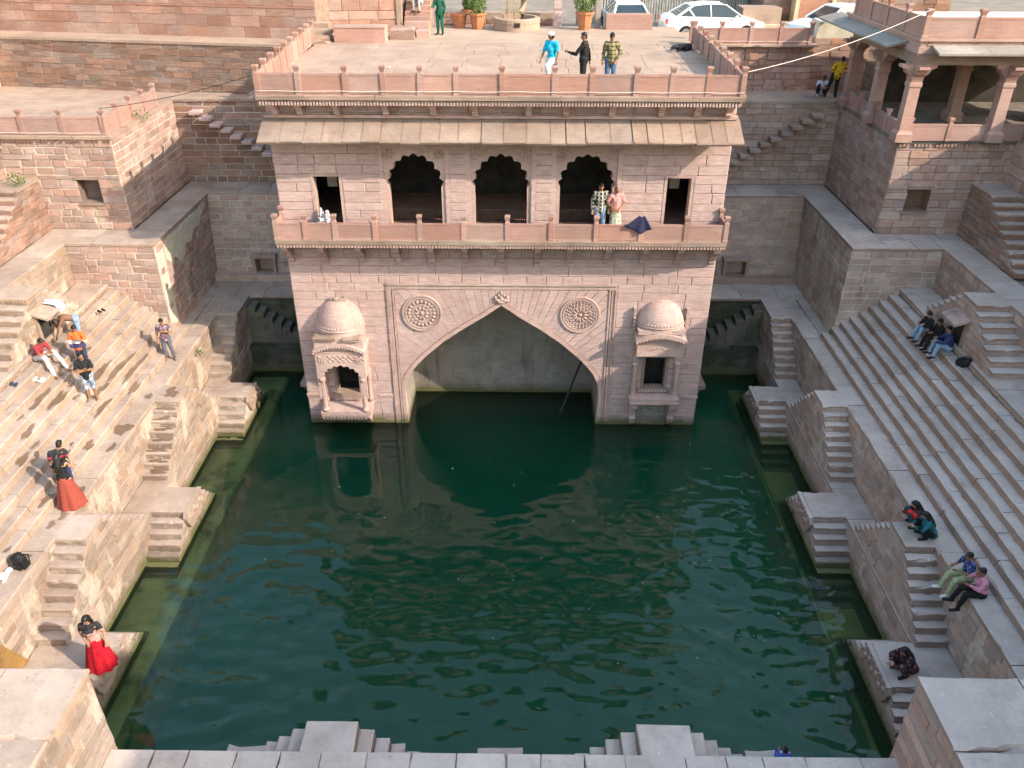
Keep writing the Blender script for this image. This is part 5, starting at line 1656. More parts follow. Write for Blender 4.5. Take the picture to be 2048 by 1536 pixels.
def person(label, loc, rz, h=1.8, J=None, skin='brown', top=None, sleeve='short', legs='trousers', bottom=None, hair='short',
           shoes=None, look=(0, -10), extras=None, group=None, fem=False, open_front=None, topname='shirt', flare=.34):
    J = J or pose(STAND)
    k = h/1.75
    T = thing('person', label, 'person', loc, group)
    J = {n_: p*k for n_, p in J.items()}
    rot = Matrix.Rotation(rz, 3, 'Z')
    def mk(name, mb, mat, vox, dec=None, parent=T, smooth=2):
        # vertices local to the person's base, turned by heading
        vv = [tuple(rot @ Vector(p)) for p in mb.v]
        me = bpy.data.meshes.new(name); me.from_pydata(vv, [], mb.f); me.materials.append(mat)
        o = bpy.data.objects.new(name, me); COL.objects.link(o); o.parent = parent
        if vox: remesh(o, vox, dec, smooth)
        return o
    sw = .92 if fem else 1.0
    H = J['head']
    Rh = (Matrix.Rotation(R(look[0]), 3, 'Z') @ Matrix.Rotation(R(look[1]), 3, 'X'))
    hp = lambda x, y, z: H+Rh @ (Vector((x, y, z))*k)
    # ---- body: one skin
    b = MB()
    pv, chst, nk = J['pelvis'], J['chest'], J['neck']
    b.cone(J['hip_l'], .10*k, J['hip_r'], .10*k); b.cone(pv, .115*k, (pv+chst)/2, .115*k); b.cone((pv+chst)/2, .115*k*sw, chst, .135*k*sw)
    b.cone(J['shoulder_l']*.8+chst*.2, .075*k, J['shoulder_r']*.8+chst*.2, .075*k); b.cone(chst, .12*k, (J['shoulder_l']+J['shoulder_r'])/2, .09*k)
    b.cone((J['shoulder_l']+J['shoulder_r'])/2, .065*k, H-Rh @ Vector((0, .01, .05))*k, .052*k)
    b.ball(tuple(H), (.074*k, .092*k, .112*k), 14, 10, Rh)
    b.ball(tuple(hp(0, .03, -.06)), (.055*k, .06*k, .055*k), 10, 7, Rh)
    b.ball(tuple(hp(0, .095, -.015)), (.014*k, .022*k, .026*k), 8, 6, Rh)
    for s_ in (-1, 1): b.ball(tuple(hp(s_*.076, -.005, -.01)), (.012*k, .022*k, .032*k), 8, 6, Rh)
    for q in ('_l', '_r'):
        hi, kn, an = J['hip'+q], J['knee'+q], J['ankle'+q]
        b.cone(hi, .085*k, kn, .058*k); b.cone(kn, .056*k, kn+(an-kn)*.35, .054*k); b.cone(kn+(an-kn)*.35, .054*k, an, .036*k)
        fd = J.get('foot'+q)
        d = (Vector(fd) if fd is not None else Vector((.03 if q == '_r' else -.03, .17, -.055)))*(k if fd is None else 1)
        b.cone(an-Vector((0, .03, .045))*k, .038*k, an+d, .032*k)
        sh, eb, hd = J['shoulder'+q], J['elbow'+q], J['hand'+q]
        b.cone(sh, .055*k, eb, .042*k); b.cone(eb, .041*k, hd, .027*k)
        t = (hd-eb).normalized()
        side = t.cross(Vector((0, 1, 0)) if abs(t.y) < .9 else Vector((1, 0, 0))).normalized()
        inn = side.cross(t)
        b.cone(hd+t*.02*k, .030*k, hd+t*.075*k, .032*k)
        for i, fl in enumerate((.065, .078, .074, .058)):
            o_ = hd+t*.085*k+side*(i-1.5)*.021*k
            m_ = o_+t*fl*.55*k+inn*.008*k; e_ = m_+(t*.8+inn*.6).normalized()*fl*.5*k
            b.cone(o_, .0105*k, m_, .010*k, 6); b.cone(m_, .010*k, e_, .009*k, 6)
        th = hd+t*.03*k-side*.03*k
        b.cone(th, .013*k, th-side*.035*k+t*.035*k, .011*k, 6); b.cone(th-side*.035*k+t*.035*k, .011*k, th-side*.035*k+t*.07*k+inn*.015*k, .010*k, 6)
    body = mk('body', b, SKIN[skin], .0105, .3)
    e = MB()
    for s_ in (-1, 1): e.ball(tuple(hp(s_*.031, .083, .012)), (.013*k, .008*k, .008*k), 8, 6, Rh)
    mk('eyes', e, M['hair'], None, parent=body)
    e = MB().ball(tuple(hp(0, .086, -.055)), (.024*k, .008*k, .007*k), 8, 6, Rh); mk('lips', e, SKIN['dark'], None, parent=body)
    # ---- hair
    hb = MB()
    hb.ball(tuple(hp(0, -.018, .03)), (.084*k, .098*k, .098*k), 14, 10, Rh)
    hb.ball(tuple(hp(0, .045, .085)), (.062*k, .045*k, .03*k), 10, 6, Rh)
    hb.ball(tuple(hp(0, -.05, -.03)), (.075*k, .06*k, .07*k), 10, 7, Rh)
    if hair == 'long':
        back = Rh @ Vector((0, -1, 0))
        p = hp(0, -.06, -.02)
        q_ = (J['shoulder_l']+J['shoulder_r'])/2+Vector((0, -.10, -.02))*k
        r_ = chst+Vector((0, -.15, -.04))*k
        hb.cone(p, .08*k, q_, .085*k); hb.cone(q_, .085*k, r_, .06*k)
        for s_ in (-1, 1): hb.cone(hp(s_*.065, -.01, .0), .04*k, hp(s_*.075, -.02, -.15), .045*k)
    if hair == 'bun': hb.ball(tuple(hp(0, -.03, .14)), (.045*k,)*3, 10, 7)
    if hair == 'cap':
        hb = MB().ball(tuple(hp(0, -.05, -.02)), (.075*k, .06*k, .07*k), 10, 7, Rh)
    if hair == 'bald':
        hb = MB().ball(tuple(hp(0, -.03, -.01)), (.083*k, .075*k, .075*k), 10, 7, Rh)
    mk('hair', hb, M['hair'], .016*k)
    if hair == 'cap':
        c = MB().ball(tuple(hp(0, -.005, .05)), (.088*k, .104*k, .08*k), 14, 10, Rh); c.ball(tuple(hp(0, .11, .055)), (.065*k, .07*k, .012*k), 10, 6, Rh)
        mk('cap', c, cloth('white_cap', (.75,.75,.74)), .014*k)
    # ---- top
    if top is not None:
        t = MB(); o_ = .018*k
        low = pv-(chst-pv).normalized()*.06*k
        t.cone(low, .15*k*sw, (pv+chst)/2, .14*k*sw); t.cone((pv+chst)/2, .14*k*sw, chst, .155*k*sw)
        t.cone(J['hip_l']*.75+pv*.25+Vector((0,0,.03))*k, .125*k, J['hip_r']*.75+pv*.25+Vector((0,0,.03))*k, .125*k)
        t.cone(J['shoulder_l']*.8+chst*.2, .09*k, J['shoulder_r']*.8+chst*.2, .09*k); t.cone(chst, .14*k, (J['shoulder_l']+J['shoulder_r'])/2, .10*k)
        t.cone((J['shoulder_l']+J['shoulder_r'])/2, .085*k, (J['shoulder_l']+J['shoulder_r'])/2+(nk-(J['shoulder_l']+J['shoulder_r'])/2)*.6, .068*k)
        if fem: t.ball(tuple(chst+(rot.inverted() @ rot @ Vector((0, .11, 0)))*k), (.14*k, .07*k, .08*k), 10, 7)
        for q in ('_l', '_r'):
            sh, eb, hd = J['shoulder'+q], J['elbow'+q], J['hand'+q]
            if sleeve == 'none': continue
            if sleeve == 'short': t.cone(sh, .075*k, sh+(eb-sh)*.72, .066*k)
            else:
                t.cone(sh, .075*k, eb, .060*k); t.cone(eb, .060*k, eb+(hd-eb)*.94, .044*k)
        tp = mk(topname, t, top, .017*k, .6)
        wr = tp.modifiers.new('folds', 'DISPLACE'); wr.texture = FOLD; wr.strength = .05*k; wr.mid_level = .5
        if open_front is not None:
            f_ = MB().cone(pv+Vector((0, .105, .06))*k, .055*k, chst+Vector((0, .125, .04))*k, .05*k)
            f_.cone(chst+Vector((0, .125, .04))*k, .05*k, nk+Vector((0, .05, -.04))*k, .045*k)
            mk('undershirt', f_, open_front, .016*k, parent=tp)
    # ---- legs
    if legs in ('trousers', 'shorts'):
        t = MB()
        t.cone(J['hip_l'], .122*k, J['hip_r'], .122*k); t.cone(pv, .13*k, pv+(chst-pv).normalized()*.07*k, .125*k)
        for q in ('_l', '_r'):
            hi, kn, an = J['hip'+q], J['knee'+q], J['ankle'+q]
            t.cone(hi, .108*k, kn, .078*k)
            if legs == 'trousers': t.cone(kn, .077*k, an+(kn-an)*.06, .062*k)
            else: t.cone(kn, .082*k, kn+(an-kn)*.12, .085*k)
        lg = mk(legs, t, bottom, .018*k, .6)
        wr = lg.modifiers.new('folds', 'DISPLACE'); wr.texture = FOLD; wr.strength = .04*k; wr.mid_level = .5
    elif legs == 'skirt':
        m_ = 40; rows = 9; v = []; f = []
        w0 = pv+Vector((0, 0, .06))*k; gz = .015*k
        c1 = (J['ankle_l']+J['ankle_r'])/2; c1 = Vector((c1.x, c1.y+.02, gz))
        for i in range(rows):
            t_ = i/(rows-1)
            c = w0.lerp(c1, t_)
            r_ = (.135+flare*t_**.8)*k
            for j in range(m_):
                a = 2*math.pi*j/m_
                rr = r_*(1+.10*t_*math.sin(a*9+.7*math.sin(a*2))+.03*t_*math.sin(a*17))
                v.append((c.x+math.cos(a)*rr, c.y+math.sin(a)*rr*.85, c.z))
        for i in range(rows-1):
            for j in range(m_):
                j2 = (j+1) % m_
                f.append((i*m_+j, (i+1)*m_+j, (i+1)*m_+j2, i*m_+j2))
        f.append(tuple(range(m_)))
        t = MB(); t.add(v, f)
        o = mk('skirt', t, bottom, None)
        o.data.polygons.foreach_set('use_smooth', [True]*len(o.data.polygons))
    if shoes is not None:
        for q in ('_l', '_r'):
            an = J['ankle'+q]; fd = J.get('foot'+q)
            d = (Vector(fd) if fd is not None else Vector((.03 if q == '_r' else -.03, .17, -.055)))*(k if fd is None else 1)
            s_ = MB().cone(an-Vector((0, .035, .04))*k, .047*k, an+d, .043*k); mk('shoe', s_, shoes, .014*k)
    if extras: extras(T, mk, J, k, hp)
    return T

jeans = cloth('blue_jeans', (.09,.15,.27)); jeansl = cloth('light_jeans', (.22,.31,.44)); navy = cloth('navy_trousers', (.035,.045,.085)); black = cloth('black_cloth', (.014,.013,.014))
white = cloth('white_cloth', (.68,.68,.69)); greycl = cloth('grey_cloth', (.36,.37,.40))
dshoe = cloth('dark_shoes', (.02,.02,.022)); wshoe = cloth('white_shoes', (.6,.6,.58))
W_ = R(180)
# --- roof terrace
person('man in bright blue shirt and white cap stepping onto the roof railing', (1.68, .25, 13.31), R(140), 1.84,
       pose(STAND, knee_l=(-.12,.36,.78), ankle_l=(-.13,.26,.40), pelvis=(0,-.05,.93), elbow_r=(.26,.06,1.12), hand_r=(.24,.22,.92)),
       'brown', cloth('cyan_shirt', (.02,.42,.66)), 'short', 'trousers', bands('white_black_trousers', [(0,(.62,.62,.62)),(2,(.62,.62,.62))]), 'cap', dshoe, (-70, -5))
person('man in black jacket over white shirt gesturing at the roof railing', (2.76, .3, 13.31), R(75), 1.82,
       pose(STAND, elbow_l=(-.28,.2,1.12), hand_l=(-.2,.46,1.16), elbow_r=(.30,-.10,1.10), hand_r=(.36,-.12,.84)),
       'brown', cloth('black_jacket', (.016,.014,.016)), 'long', 'trousers', black, 'short', dshoe, (25, -8), open_front=white)
person('man in olive checked shirt looking down at the roof railing', (3.66, .3, 13.31), R(176), 1.82,
       pose(STAND, elbow_l=(-.30,-.02,1.14), hand_l=(-.18,.1,.95)),
       'brown', checks('olive_checks', (.17,.15,.07), (.30,.27,.14), (.09,.08,.045), 2.6), 'long', 'trousers', jeans, 'short', dshoe, (8, -32))
def stick(T, mk, J, k, hp):
    pass
person('man in dark green uniform standing by the street stair', (-3.1, 12.75, 13.31), R(165), 1.8, pose(STAND, elbow_r=(.27,.1,1.16), hand_r=(.3,.3,1.15)),
       'brown', cloth('green_shirt', (.012,.085,.05)), 'long', 'trousers', cloth('green_trousers', (.014,.095,.058)), 'short', dshoe)
o = MB().tube([(-3.5,12.42,13.3),(-3.47,12.45,15.0)], .022, 6).build('wooden_stick', M['bamboo']); tag(o, 'long wooden stick held by the man in green', 'stick')
person('person in pale grey clothes sitting on the street stair', (-4.3, 15.2, 14.3), R(165), 1.75, pose(SIT, ankle_l=(-.14,.40,-.2), ankle_r=(.14,.40,-.2)), 'brown', greycl, 'long', 'trousers', greycl, 'short', dshoe)
# --- balcony
person('young man in black and white checked shirt on the balcony', (3.52, -.42, 8.41), R(185), 1.95, pose(STAND), 'brown',
       checks('black_white_checks', (.04,.04,.045), (.42,.40,.34), (.30,.28,.22), 2.4), 'long', 'trousers', jeansl, 'short', dshoe, (0, -15))
def basket(T, mk, J, k, hp):
    pass
person('man in pink shirt and pale cloth wrap on the balcony', (4.08, -.45, 8.41), R(185), 1.86,
       pose(STAND, elbow_r=(.30,-.02,1.15), hand_r=(.06,.2,1.0), elbow_l=(-.30,-.02,1.15), hand_l=(-.04,.2,.98)),
       'brown', cloth('pink_shirt', (.60,.26,.25)), 'short', 'skirt', floral('pale_wrap', (.52,.52,.40), (.24,.27,.18), (.62,.62,.52), 9), 'bald', dshoe, (0, -22), flare=.10)
# --- left steps
person('shirtless man in jeans bending down towards the niche', (-15.2, -2.35, 5.0), R(125), 1.78,
       pose(STAND, pelvis=(0,0,.90), chest=(0,.34,1.02), neck=(.02,.52,.98), head=(.03,.63,.92), shoulder_r=(.2,.46,.98), shoulder_l=(-.18,.46,.98),
            elbow_r=(.38,.42,.80), hand_r=(.42,.55,.62), elbow_l=(-.24,.62,.74), hand_l=(-.2,.72,.46), hip_r=(.1,.0,.90), hip_l=(-.1,0,.90)),
       'dark', None, 'none', 'trousers', jeansl, 'short', None, (0, -70))
person('man in orange, white and navy hooded top looking at his hands', (-14.62, -3.55, 4.505), R(195), 1.78,
       pose(STAND, elbow_r=(.26,.02,1.12), hand_r=(.16,.2,.95), elbow_l=(-.28,.1,1.16), hand_l=(-.1,.26,1.3)),
       'brown', bands('orange_white_navy_top', [(.70,(.60,.13,.035)),(.93,(.045,.04,.12)),(1.10,(.70,.68,.70)),(1.22,(.60,.13,.035)),(1.6,(.60,.13,.035))]), 'long', 'trousers', navy, 'short', wshoe, (15, -35))
person('man in dark red shirt sitting on a step with a phone', (-15.75, -4.15, 5.25), R(250), 1.8,
       pose(SIT, chest=(0,.12,.42), neck=(0,.22,.60), head=(0,.30,.72), shoulder_r=(.175,.2,.56), shoulder_l=(-.175,.2,.56), knee_r=(.16,.46,.24), knee_l=(-.24,.44,.24),
            ankle_r=(.2,.72,-.38), ankle_l=(-.34,.72,-.38), elbow_r=(.22,.34,.32), hand_r=(.05,.54,.36), elbow_l=(-.22,.34,.32), hand_l=(-.05,.54,.36)),
       'brown', cloth('maroon_shirt', (.26,.035,.045)), 'short', 'trousers', cloth('pale_grey_jeans', (.52,.53,.54)), 'short', None, (0, -45))
person('barefoot boy in black shirt and denim shorts with folded arms', (-13.95, -4.75, 4.02), R(200), 1.84,
       pose(STAND, elbow_r=(.26,.1,1.15), hand_r=(-.02,.22,1.22), elbow_l=(-.26,.1,1.15), hand_l=(.06,.24,1.18)),
       'brown', cloth('black_shirt', (.018,.018,.02)), 'short', 'shorts', floral('blue_shorts', (.12,.18,.28), (.30,.36,.46), (.6,.6,.6), 12), 'short', None, (40, 10))
person('boy in floral shirt standing alone on the sunlit left terrace', (-13.0, -.6, 3.285), R(195), 1.8,
       pose(STAND, elbow_l=(-.27,.08,1.15), hand_l=(-.02,.22,1.28), knee_l=(-.14,.03,.51), ankle_l=(-.2,.02,.09)),
       'brown', floral('dark_floral_shirt', (.14,.075,.085), (.33,.25,.26), (.06,.04,.10), 13), 'short', 'trousers', cloth('slate_trousers', (.11,.11,.15)), 'short', None, (-10, -25))
person('young man in dark shirt with red strap standing behind the girl in the orange-red skirt', (-13.0, -8.85, 3.285), R(20), 1.84,
       pose(STAND, head=(.1,.06,1.6)), 'brown', bands('dark_red_shirt', [(.5,(.03,.05,.14)),(.95,(.15,.02,.03)),(1.05,(.03,.03,.035)),(1.30,(.42,.03,.06)),(1.36,(.03,.03,.035)),(2,(.03,.03,.035))]),
       'short', 'trousers', cloth('blue_trousers', (.03,.05,.13)), 'short', dshoe, (-20, -25))
person('girl in black sleeveless top and long orange-red skirt seen from behind', (-12.62, -9.5, 3.285), R(10), 1.86,
       pose(STAND, elbow_r=(.27,.12,1.18), hand_r=(.18,.3,1.36), elbow_l=(-.25,.05,1.14), hand_l=(-.2,.2,1.0)),
       'light', cloth('black_top', (.016,.016,.018)), 'none', 'skirt', floral('rust_red_skirt', (.27,.055,.04), (.32,.075,.05), (.22,.04,.03), 30), 'long', None, (-15, -25), fem=True, flare=.24)
person('woman in long crimson skirt and dark top on the near left landing', (-10.35, -13.75, 1.31), R(190), 1.88,
       pose(STAND, elbow_l=(-.28,-.02,1.14), hand_l=(-.30,.08,.92), elbow_r=(.22,-.02,1.12), hand_r=(.12,.1,.98)),
       'light', bands('pink_dark_top', [(.8,(.50,.27,.23)),(1.36,(.03,.03,.035)),(2,(.03,.03,.035))]), 'short', 'skirt', floral('crimson_skirt', (.40,.008,.02), (.33,.006,.016), (.45,.012,.028), 8), 'long', None, (-12, -28), fem=True, flare=.22)
# --- right steps
person('woman with hair bun and jeans sitting on the right steps', (15.62, -1.75, 5.245), R(100), 1.72,
       pose(SIT, knee_r=(.12,.42,.26), knee_l=(-.12,.42,.26), ankle_r=(.13,.52,-.16), ankle_l=(-.13,.52,-.16)), 'light', cloth('black_sweater', (.016,.015,.016)), 'long', 'trousers', jeansl, 'bun', dshoe, (0, -30), fem=True)
person('person in black sitting between the two others on the right steps', (15.72, -2.4, 5.245), R(95), 1.8,
       pose(SIT, knee_r=(.12,.42,.26), knee_l=(-.12,.42,.26), ankle_r=(.13,.52,-.16), ankle_l=(-.13,.52,-.16)), 'brown', black, 'long', 'trousers', black, 'short', dshoe, (15, -20))
person('man in navy jacket and light jeans sitting beside a rucksack', (15.75, -3.05, 5.245), R(85), 1.82,
       pose(SIT, knee_r=(.16,.42,.26), knee_l=(-.16,.42,.26), ankle_r=(.16,.5,-.16), ankle_l=(-.18,.5,-.16), elbow_l=(-.3,.3,.42), hand_l=(-.3,.6,.44)), 'brown',
       cloth('navy_jacket', (.025,.04,.11)), 'long', 'trousers', jeansl, 'short', dshoe, (30, -10))
person('long-haired girl sitting at the far side of the pair by the right landing', (12.32, -10.15, 3.29), R(80), 1.75,
       pose(SQUAT, pelvis=(0,-.05,.14), elbow_l=(-.24,.4,.5), hand_l=(-.16,.62,.62)), 'light', cloth('brown_top', (.05,.03,.03)), 'long', 'trousers', cloth('teal_trousers', (.02,.08,.11)), 'long', dshoe, (0, -35), fem=True)
person('girl in teal top with long black hair crouching by the right landing', (12.40, -10.62, 3.29), R(85), 1.78,
       pose(SQUAT, pelvis=(0,-.05,.14)), 'light', cloth('teal_top', (.012,.12,.14)), 'long', 'trousers', black, 'long', dshoe, (0, -35), fem=True)
leg = dict(knee_r=(.14,.42,.10), knee_l=(-.14,.42,.10), ankle_r=(.14,.56,-.34), ankle_l=(-.14,.50,-.38))
person('boy in dark blue shirt and pale green trousers sitting on the right terrace edge', (12.72, -12.25, 3.285), R(95), 1.8,
       pose(SIT, **leg), 'brown', floral('dark_blue_shirt', (.02,.03,.09), (.03,.05,.2), (.3,.4,.6), 16), 'short', 'trousers', cloth('pale_green_trousers', (.33,.38,.22)), 'short', wshoe, (10, -15))
person('boy in pink shirt with hand to his mouth sitting on the right terrace edge', (12.78, -12.85, 3.285), R(85), 1.8,
       pose(SIT, elbow_r=(.2,.28,.4), hand_r=(.04,.26,.66), **leg), 'brown', cloth('pink_check_shirt', (.52,.22,.30)), 'long', 'trousers', black, 'short', dshoe, (10, -15))
person('woman in dark clothes crouching on the near right landing', (11.05, -13.7, 1.31), R(100), 1.95,
       pose(SQUAT, pelvis=(0,-.08,.16)), 'light', floral('black_patterned_top', (.02,.015,.02), (.03,.02,.022), (.32,.08,.09), 12), 'long', 'trousers', floral('patterned_trousers', (.03,.02,.025), (.05,.03,.03), (.3,.1,.1), 14), 'long', dshoe, (10, -25), fem=True)
# --- top right
person('man in pale lilac shirt squatting on the right upper terrace', (14.45, 10.85, 11.04), R(175), 1.8, pose(SQUAT), 'brown', cloth('lilac_shirt', (.52,.50,.60)), 'short', 'trousers', black, 'short', wshoe, (0, -40))
person('man in yellow jacket leaning beside the pillared hall', (14.85, 10.35, 11.04), R(-15), 1.85,
       pose(STAND, knee_l=(-.2,.02,.5), ankle_l=(-.3,-.05,.09), pelvis=(.05,0,.92), chest=(.12,.08,1.2), neck=(.16,.1,1.4), head=(.18,.14,1.54), shoulder_r=(.32,.09,1.35), shoulder_l=(-.03,.09,1.36), elbow_l=(-.2,.0,1.15), hand_l=(-.12,.15,1.0), elbow_r=(.38,.05,1.1), hand_r=(.36,.2,.95)),
       'brown', floral('yellow_jacket', (.62,.36,.012), (.60,.34,.012), (.03,.03,.03), 7), 'long', 'trousers', black, 'short', dshoe)
# --- near ledge
person('child in blue sitting on the near right landing', (7.0, -16.5, 1.26), R(0), 1.2, pose(SIT, ankle_l=(-.14,.42,-.1), ankle_r=(.14,.42,-.1)), 'brown', cloth('blue_top', (.06,.12,.42)), 'long', 'trousers', cloth('blue_pants', (.04,.06,.2)), 'short', dshoe)
person('dark-haired person sitting on the near ledge, head at the bottom edge', (-2.6, -18.85, 3.29), R(0), 1.8, pose(SIT, ankle_l=(-.14,.5,.1), ankle_r=(.14,.5,.1), knee_l=(-.14,.40,.42), knee_r=(.14,.40,.42)), 'brown', black, 'long', 'trousers', jeans, 'short', dshoe)

# ================================================================== small things
M['bag'] = plain('black_nylon', (.012,.012,.014), .6, .3, 30)
def rucksack(label, loc, rz, lie):
    T = thing('rucksack', label, 'rucksack', loc, 'rucksacks')
    rot = Matrix.Rotation(rz, 3, 'Z') @ Matrix.Rotation(lie, 3, 'X')
    def mk(name, mb, vox, par):
        me = bpy.data.meshes.new(name); me.from_pydata([tuple(rot @ Vector(p)) for p in mb.v], [], mb.f); me.materials.append(M['bag'])
        o = bpy.data.objects.new(name, me); COL.objects.link(o); o.parent = par
        if vox: remesh(o, vox, None, 4)
        return o
    mb = MB().cone((0,0,.16), .17, (0,0,.36), .15).box(-.18,.18,-.10,.12,.02,.42); b = mk('bag_body', mb, .022, T)
    mb = MB().box(-.14,.14,.12,.19,.05,.24).ball((0,.15,.15),(.15,.06,.11)); mk('front_pocket', mb, .02, b)
    for s_ in (-1, 1):
        mb = MB().tube([(s_*.10,-.11,.42),(s_*.13,-.19,.3),(s_*.12,-.12,.05)], .018, 6); mk('shoulder_strap', mb, None, b)
    mb = MB().tube([(-.05,-.08,.47),(0,-.08,.53),(.05,-.08,.47)], .012, 6); mk('carry_loop', mb, None, b)
rucksack('black rucksack standing on the left terrace edge', (-12.72, -12.1, 3.29), R(160), R(-12))
rucksack('black rucksack lying beside the man in navy on the right steps', (15.72, -3.95, 5.28), R(200), R(-62))
def sandal(T, x, y, z, rz, mat):
    rot = Matrix.Rotation(rz, 3, 'Z')
    v = []
    mb = MB().ball((0,0,.03), (.05,.14,.03), 10, 6).ball((0,.05,.06), (.047,.07,.03), 8, 5)
    mb.v = [tuple(rot @ Vector(p)+Vector((x, y, z))) for p in mb.v]
    mb.build('shoe', mat, T, True)
T = thing('pair_of_shoes', 'pair of dark blue shoes on the upper left steps', 'shoes', (-15.7, -5.9, 5.25)); sandal(T, -15.78, -5.86, 5.25, .3, navy); sandal(T, -15.62, -5.92, 5.25, .2, navy)
T = thing('pair_of_shoes', 'pair of dark sandals on the far left steps below the pier', 'shoes', (-15.3, -.4, 5.25)); sandal(T, -15.3, -.5, 5.25, 1.2, black); sandal(T, -15.22, -.36, 5.25, 1.0, black)
def crumple(name, label, cat, loc, r, mat, seed, n=9, flat=.35):
    rg = random.Random(seed); mb = MB()
    for i in range(n): mb.ball((loc[0]+rg.uniform(-r[0], r[0]), loc[1]+rg.uniform(-r[1], r[1]), loc[2]+rg.uniform(.3,1)*r[2]), (r[0]*rg.uniform(.3,.6), r[1]*rg.uniform(.3,.6), r[2]*rg.uniform(.4,.8)), 8, 6)
    o = mb.build(name, mat); remesh(o, .02, None, 1); tag(o, label, cat); return o
crumple('cloth_heap', 'crumpled white cloth lying on the left steps', 'cloth', (-15.35, -5.15, 4.995), (.20,.12,.07), white, 1)
crumple('plastic_bag', 'white and dark plastic bag in the left doorway of the balcony', 'bag', (-6.4, -.3, 8.5), (.20,.16,.5), floral('bag_print', (.45,.45,.48), (.05,.05,.06), (.5,.5,.52), 14), 2, 14)
crumple('paper_scrap', 'white scrap lying on the left terrace at the picture edge', 'paper', (-13.05, -12.5, 3.285), (.14,.22,.06), white, 3)
crumple('paper_scrap', 'small white scrap on the roof terrace floor', 'paper', (-4.4, 4.2, 13.315), (.14,.05,.05), white, 4, 5)
crumple('red_bundle', 'red flower bundle in the hands of the girls on the right', 'flowers', (11.92, -10.3, 3.75), (.12,.14,.12), cloth('red_petals', (.55,.03,.03)), 6)
crumple('dark_bundle', 'dark bundle beside the child in blue on the near right landing', 'bundle', (6.7, -16.5, 1.26), (.14,.12,.16), black, 8)
# striped cloth over the left hood
def stripes(name):
    m, n, bs = nodes(name)
    tc = n.nodes.new('ShaderNodeTexCoord'); wv = n.nodes.new('ShaderNodeTexWave'); wv.inputs['Scale'].default_value = 7; wv.inputs['Distortion'].default_value = 1.5; wv.bands_direction = 'Y'
    n.links.new(tc.outputs['Object'], wv.inputs['Vector'])
    n.links.new(mixc(n, maprange(n, wv.outputs['Fac'], .45, .55), (.62,.64,.68), (.20,.27,.38)), bs.inputs['Base Color']); bs.inputs['Roughness'].default_value = .9
    return m
def drape(name, label, cat, P, nu, nv, mat):
    v = [P(i/nu, j/nv) for j in range(nv+1) for i in range(nu+1)]
    f = [(j*(nu+1)+i, j*(nu+1)+i+1, (j+1)*(nu+1)+i+1, (j+1)*(nu+1)+i) for j in range(nv) for i in range(nu)]
    o = mesh_obj(name, v, f, mat, None, True); s_ = o.modifiers.new('thickness', 'SOLIDIFY'); s_.thickness = .012; tag(o, label, cat); return o
drape('striped_cloth', 'blue and white striped cloth spread over the left stone hood', 'cloth',
      lambda u, w_: (-16.02+.58*w_, -2.72+.42*u+.06*w_, 6.67-.16*w_-(.7*max(0, w_-.7))+.03*math.sin(u*12+w_*3)), 16, 14, stripes('striped_fabric'))
drape('dark_cloth', 'dark blue cloth thrown over the balcony railing', 'cloth',
      lambda u, w_: (4.94+(u-.62)*(.25+.75*w_)*.95, -1.09+.18*abs(math.cos(w_*1.2))*0-.03*math.sin(u*14)*w_-.015, 9.38-.62*w_*(1-.55*abs(u-.62)*1.2)+.02*math.sin(u*9)), 18, 10, cloth('dark_blue_cloth', (.03,.03,.075)))
# leaning pole in the water
o = MB().tube([(2.35, .65, -.25), (3.35, 1.85, 2.0)], .05, 8).build('pole', M['wire']); tag(o, 'dark pole leaning out of the water under the arch', 'pole')
# dog
T = thing('dog', 'black dog lying in the shade by the right roof railing', 'dog', (7.55, 8.4, 13.31))
mb = MB().cone((7.3,8.45,13.44), .13, (7.75,8.5,13.44), .15).cone((7.3,8.45,13.46), .09, (7.12,8.3,13.46), .075).ball((7.05,8.24,13.45), (.10,.08,.07)).cone((7.03,8.22,13.43), .045, (6.93,8.14,13.41), .03)
mb.cone((7.4,8.35,13.36), .045, (7.2,8.1,13.34), .03).cone((7.7,8.36,13.37), .06, (7.5,8.15,13.34), .035).cone((7.82,8.5,13.4), .04, (7.95,8.3,13.34), .015)
for s_ in (-1, 1): mb.cone((7.07,8.28+.05*s_,13.5), .025, (7.1,8.3+.07*s_,13.55), .012)
o = mb.build('dog_body', M['bag'], T); remesh(o, .018, None, 2)
# weeds
def weed(label, loc, r, n, seed):
    T = thing('weed', label, 'plant', loc)
    rg = random.Random(seed); st = MB(); lf = MB()
    for i in range(6):
        e = Vector(loc)+Vector((rg.uniform(-r, r), rg.uniform(-r, r), rg.uniform(-.3*r, r)))
        st.tube([loc, (Vector(loc)+e)/2+Vector((0,0,.05)), e], .008, 4)
    st.build('stems', M['bamboo'], T)
    leaves(lf, (loc[0], loc[1], loc[2]+r*.2), (r, r, r*.8), n, .06, rg); lf.build('leaves', M['leaf'], T)
weed('small dry weed growing from the left upper terrace edge', (-15.02, 6.0, 11.0), .45, 60, 1)
weed('green plant at the left picture edge above the stair', (-18.6, 2.2, 9.5), .35, 90, 2)
weed('tiny weed at the foot of the right pier', (13.5, 1.45, 3.6), .16, 50, 3)
weed('tiny weed on the left terrace wall near the pier', (-12.42, .6, 2.9), .22, 60, 4)
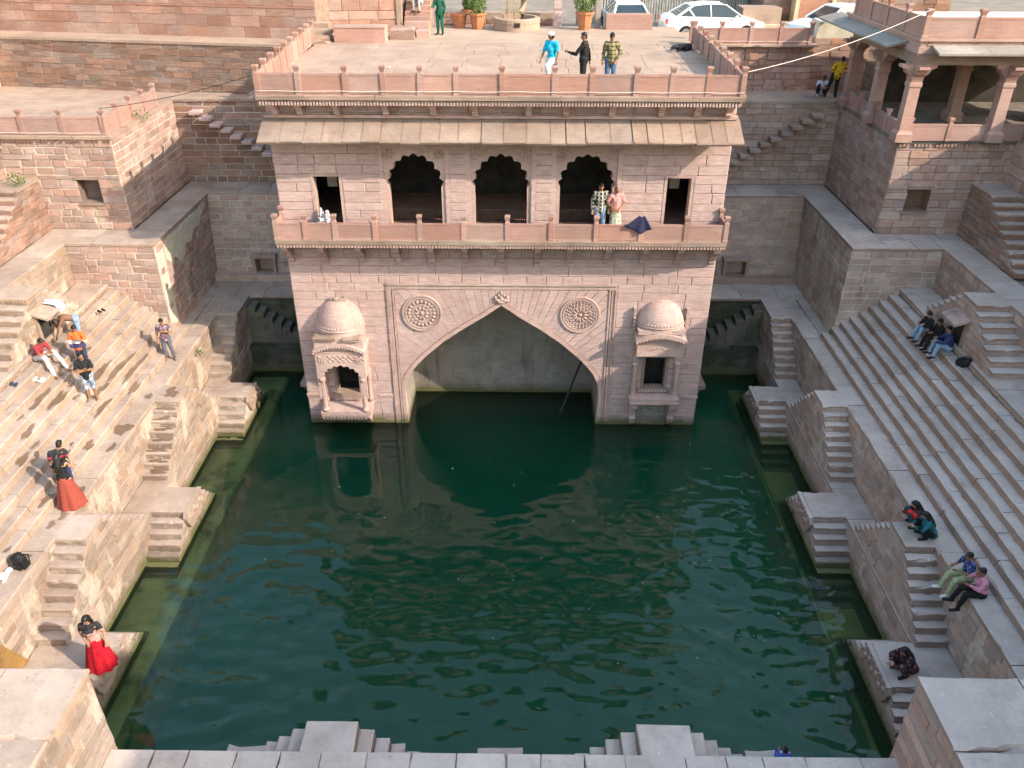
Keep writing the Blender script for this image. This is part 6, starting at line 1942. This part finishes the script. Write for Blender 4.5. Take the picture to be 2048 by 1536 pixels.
# wet patches on the left steps
M['wetstone'] = stone_mat('wet_sandstone', (0.13,0.08,0.05), (0.185,0.12,0.08), (0.24,0.165,0.115), .05, .15, .15, .45, dirt=.2)
STEPS = [o for o in bpy.data.objects if o.name.startswith('broad_steps') and 'left' in o['label']][0]
def patch(x, y, z, rx, ry, seed, par=None):
    rg = random.Random(seed); m_ = 22
    ph = [rg.uniform(0, 6) for _ in range(4)]
    v = []
    for i in range(m_):
        a = 2*math.pi*i/m_
        r_ = 1+.25*math.sin(2*a+ph[0])+.22*math.sin(3*a+ph[1])+.16*math.sin(5*a+ph[2])+.1*math.sin(8*a+ph[3])
        v.append((x+math.cos(a)*rx*r_, y+math.sin(a)*ry*r_, z))
    mesh_obj('wet_patch', v, [tuple(range(m_))], M['wetstone'], par or STEPS)
rg = random.Random(77)
big = [(2,-2.2,.9),(3,-2.6,1.2),(3,-4.2,.5),(4,-3.4,1.0),(5,-5.6,.7),(6,-5.9,.6),(2,-4.9,.5),(1,-3.2,.5),(0,-5.5,.4),(1,-6.8,.3),(5,-7.5,.4),(4,-8.6,.35),(6,-9.5,.3),(0,-8.9,.3),(2,-7.9,.45),(1,-9.6,.3)]
for k_, (i, y, L) in enumerate(big):
    if i == 0: xx, zz, wx_ = -12.8, ZT, .22
    else: xx, zz, wx_ = -(XT+TR*(i-1)+TR*.5), ZT+RS*i, .125
    patch(xx, y, zz+.012+.0006*k_, wx_*1.05, L*.95, k_)
for k_ in range(26):
    i = rg.randint(0, 6); y = rg.uniform(-13.5, -1.5)
    if i == 0: xx, zz, wx_ = -12.8+rg.uniform(-.15, .15), ZT, .1
    else: xx, zz, wx_ = -(XT+TR*(i-1)+TR*.5)+rg.uniform(-.04, .04), ZT+RS*i, .06
    patch(xx, y, zz+.024+.0006*k_, wx_, rg.uniform(.06, .22), 100+k_)

for k_ in range(0, 8):
    patch(-12.02+.06*math.sin(k_*2.1), -3.65-k_*.30+.15 if k_ else -3.1, 3.284-k_*.2475+.014, .30 if k_ else .25, .10 if k_ else .3, 300+k_, UP[-1, 1])
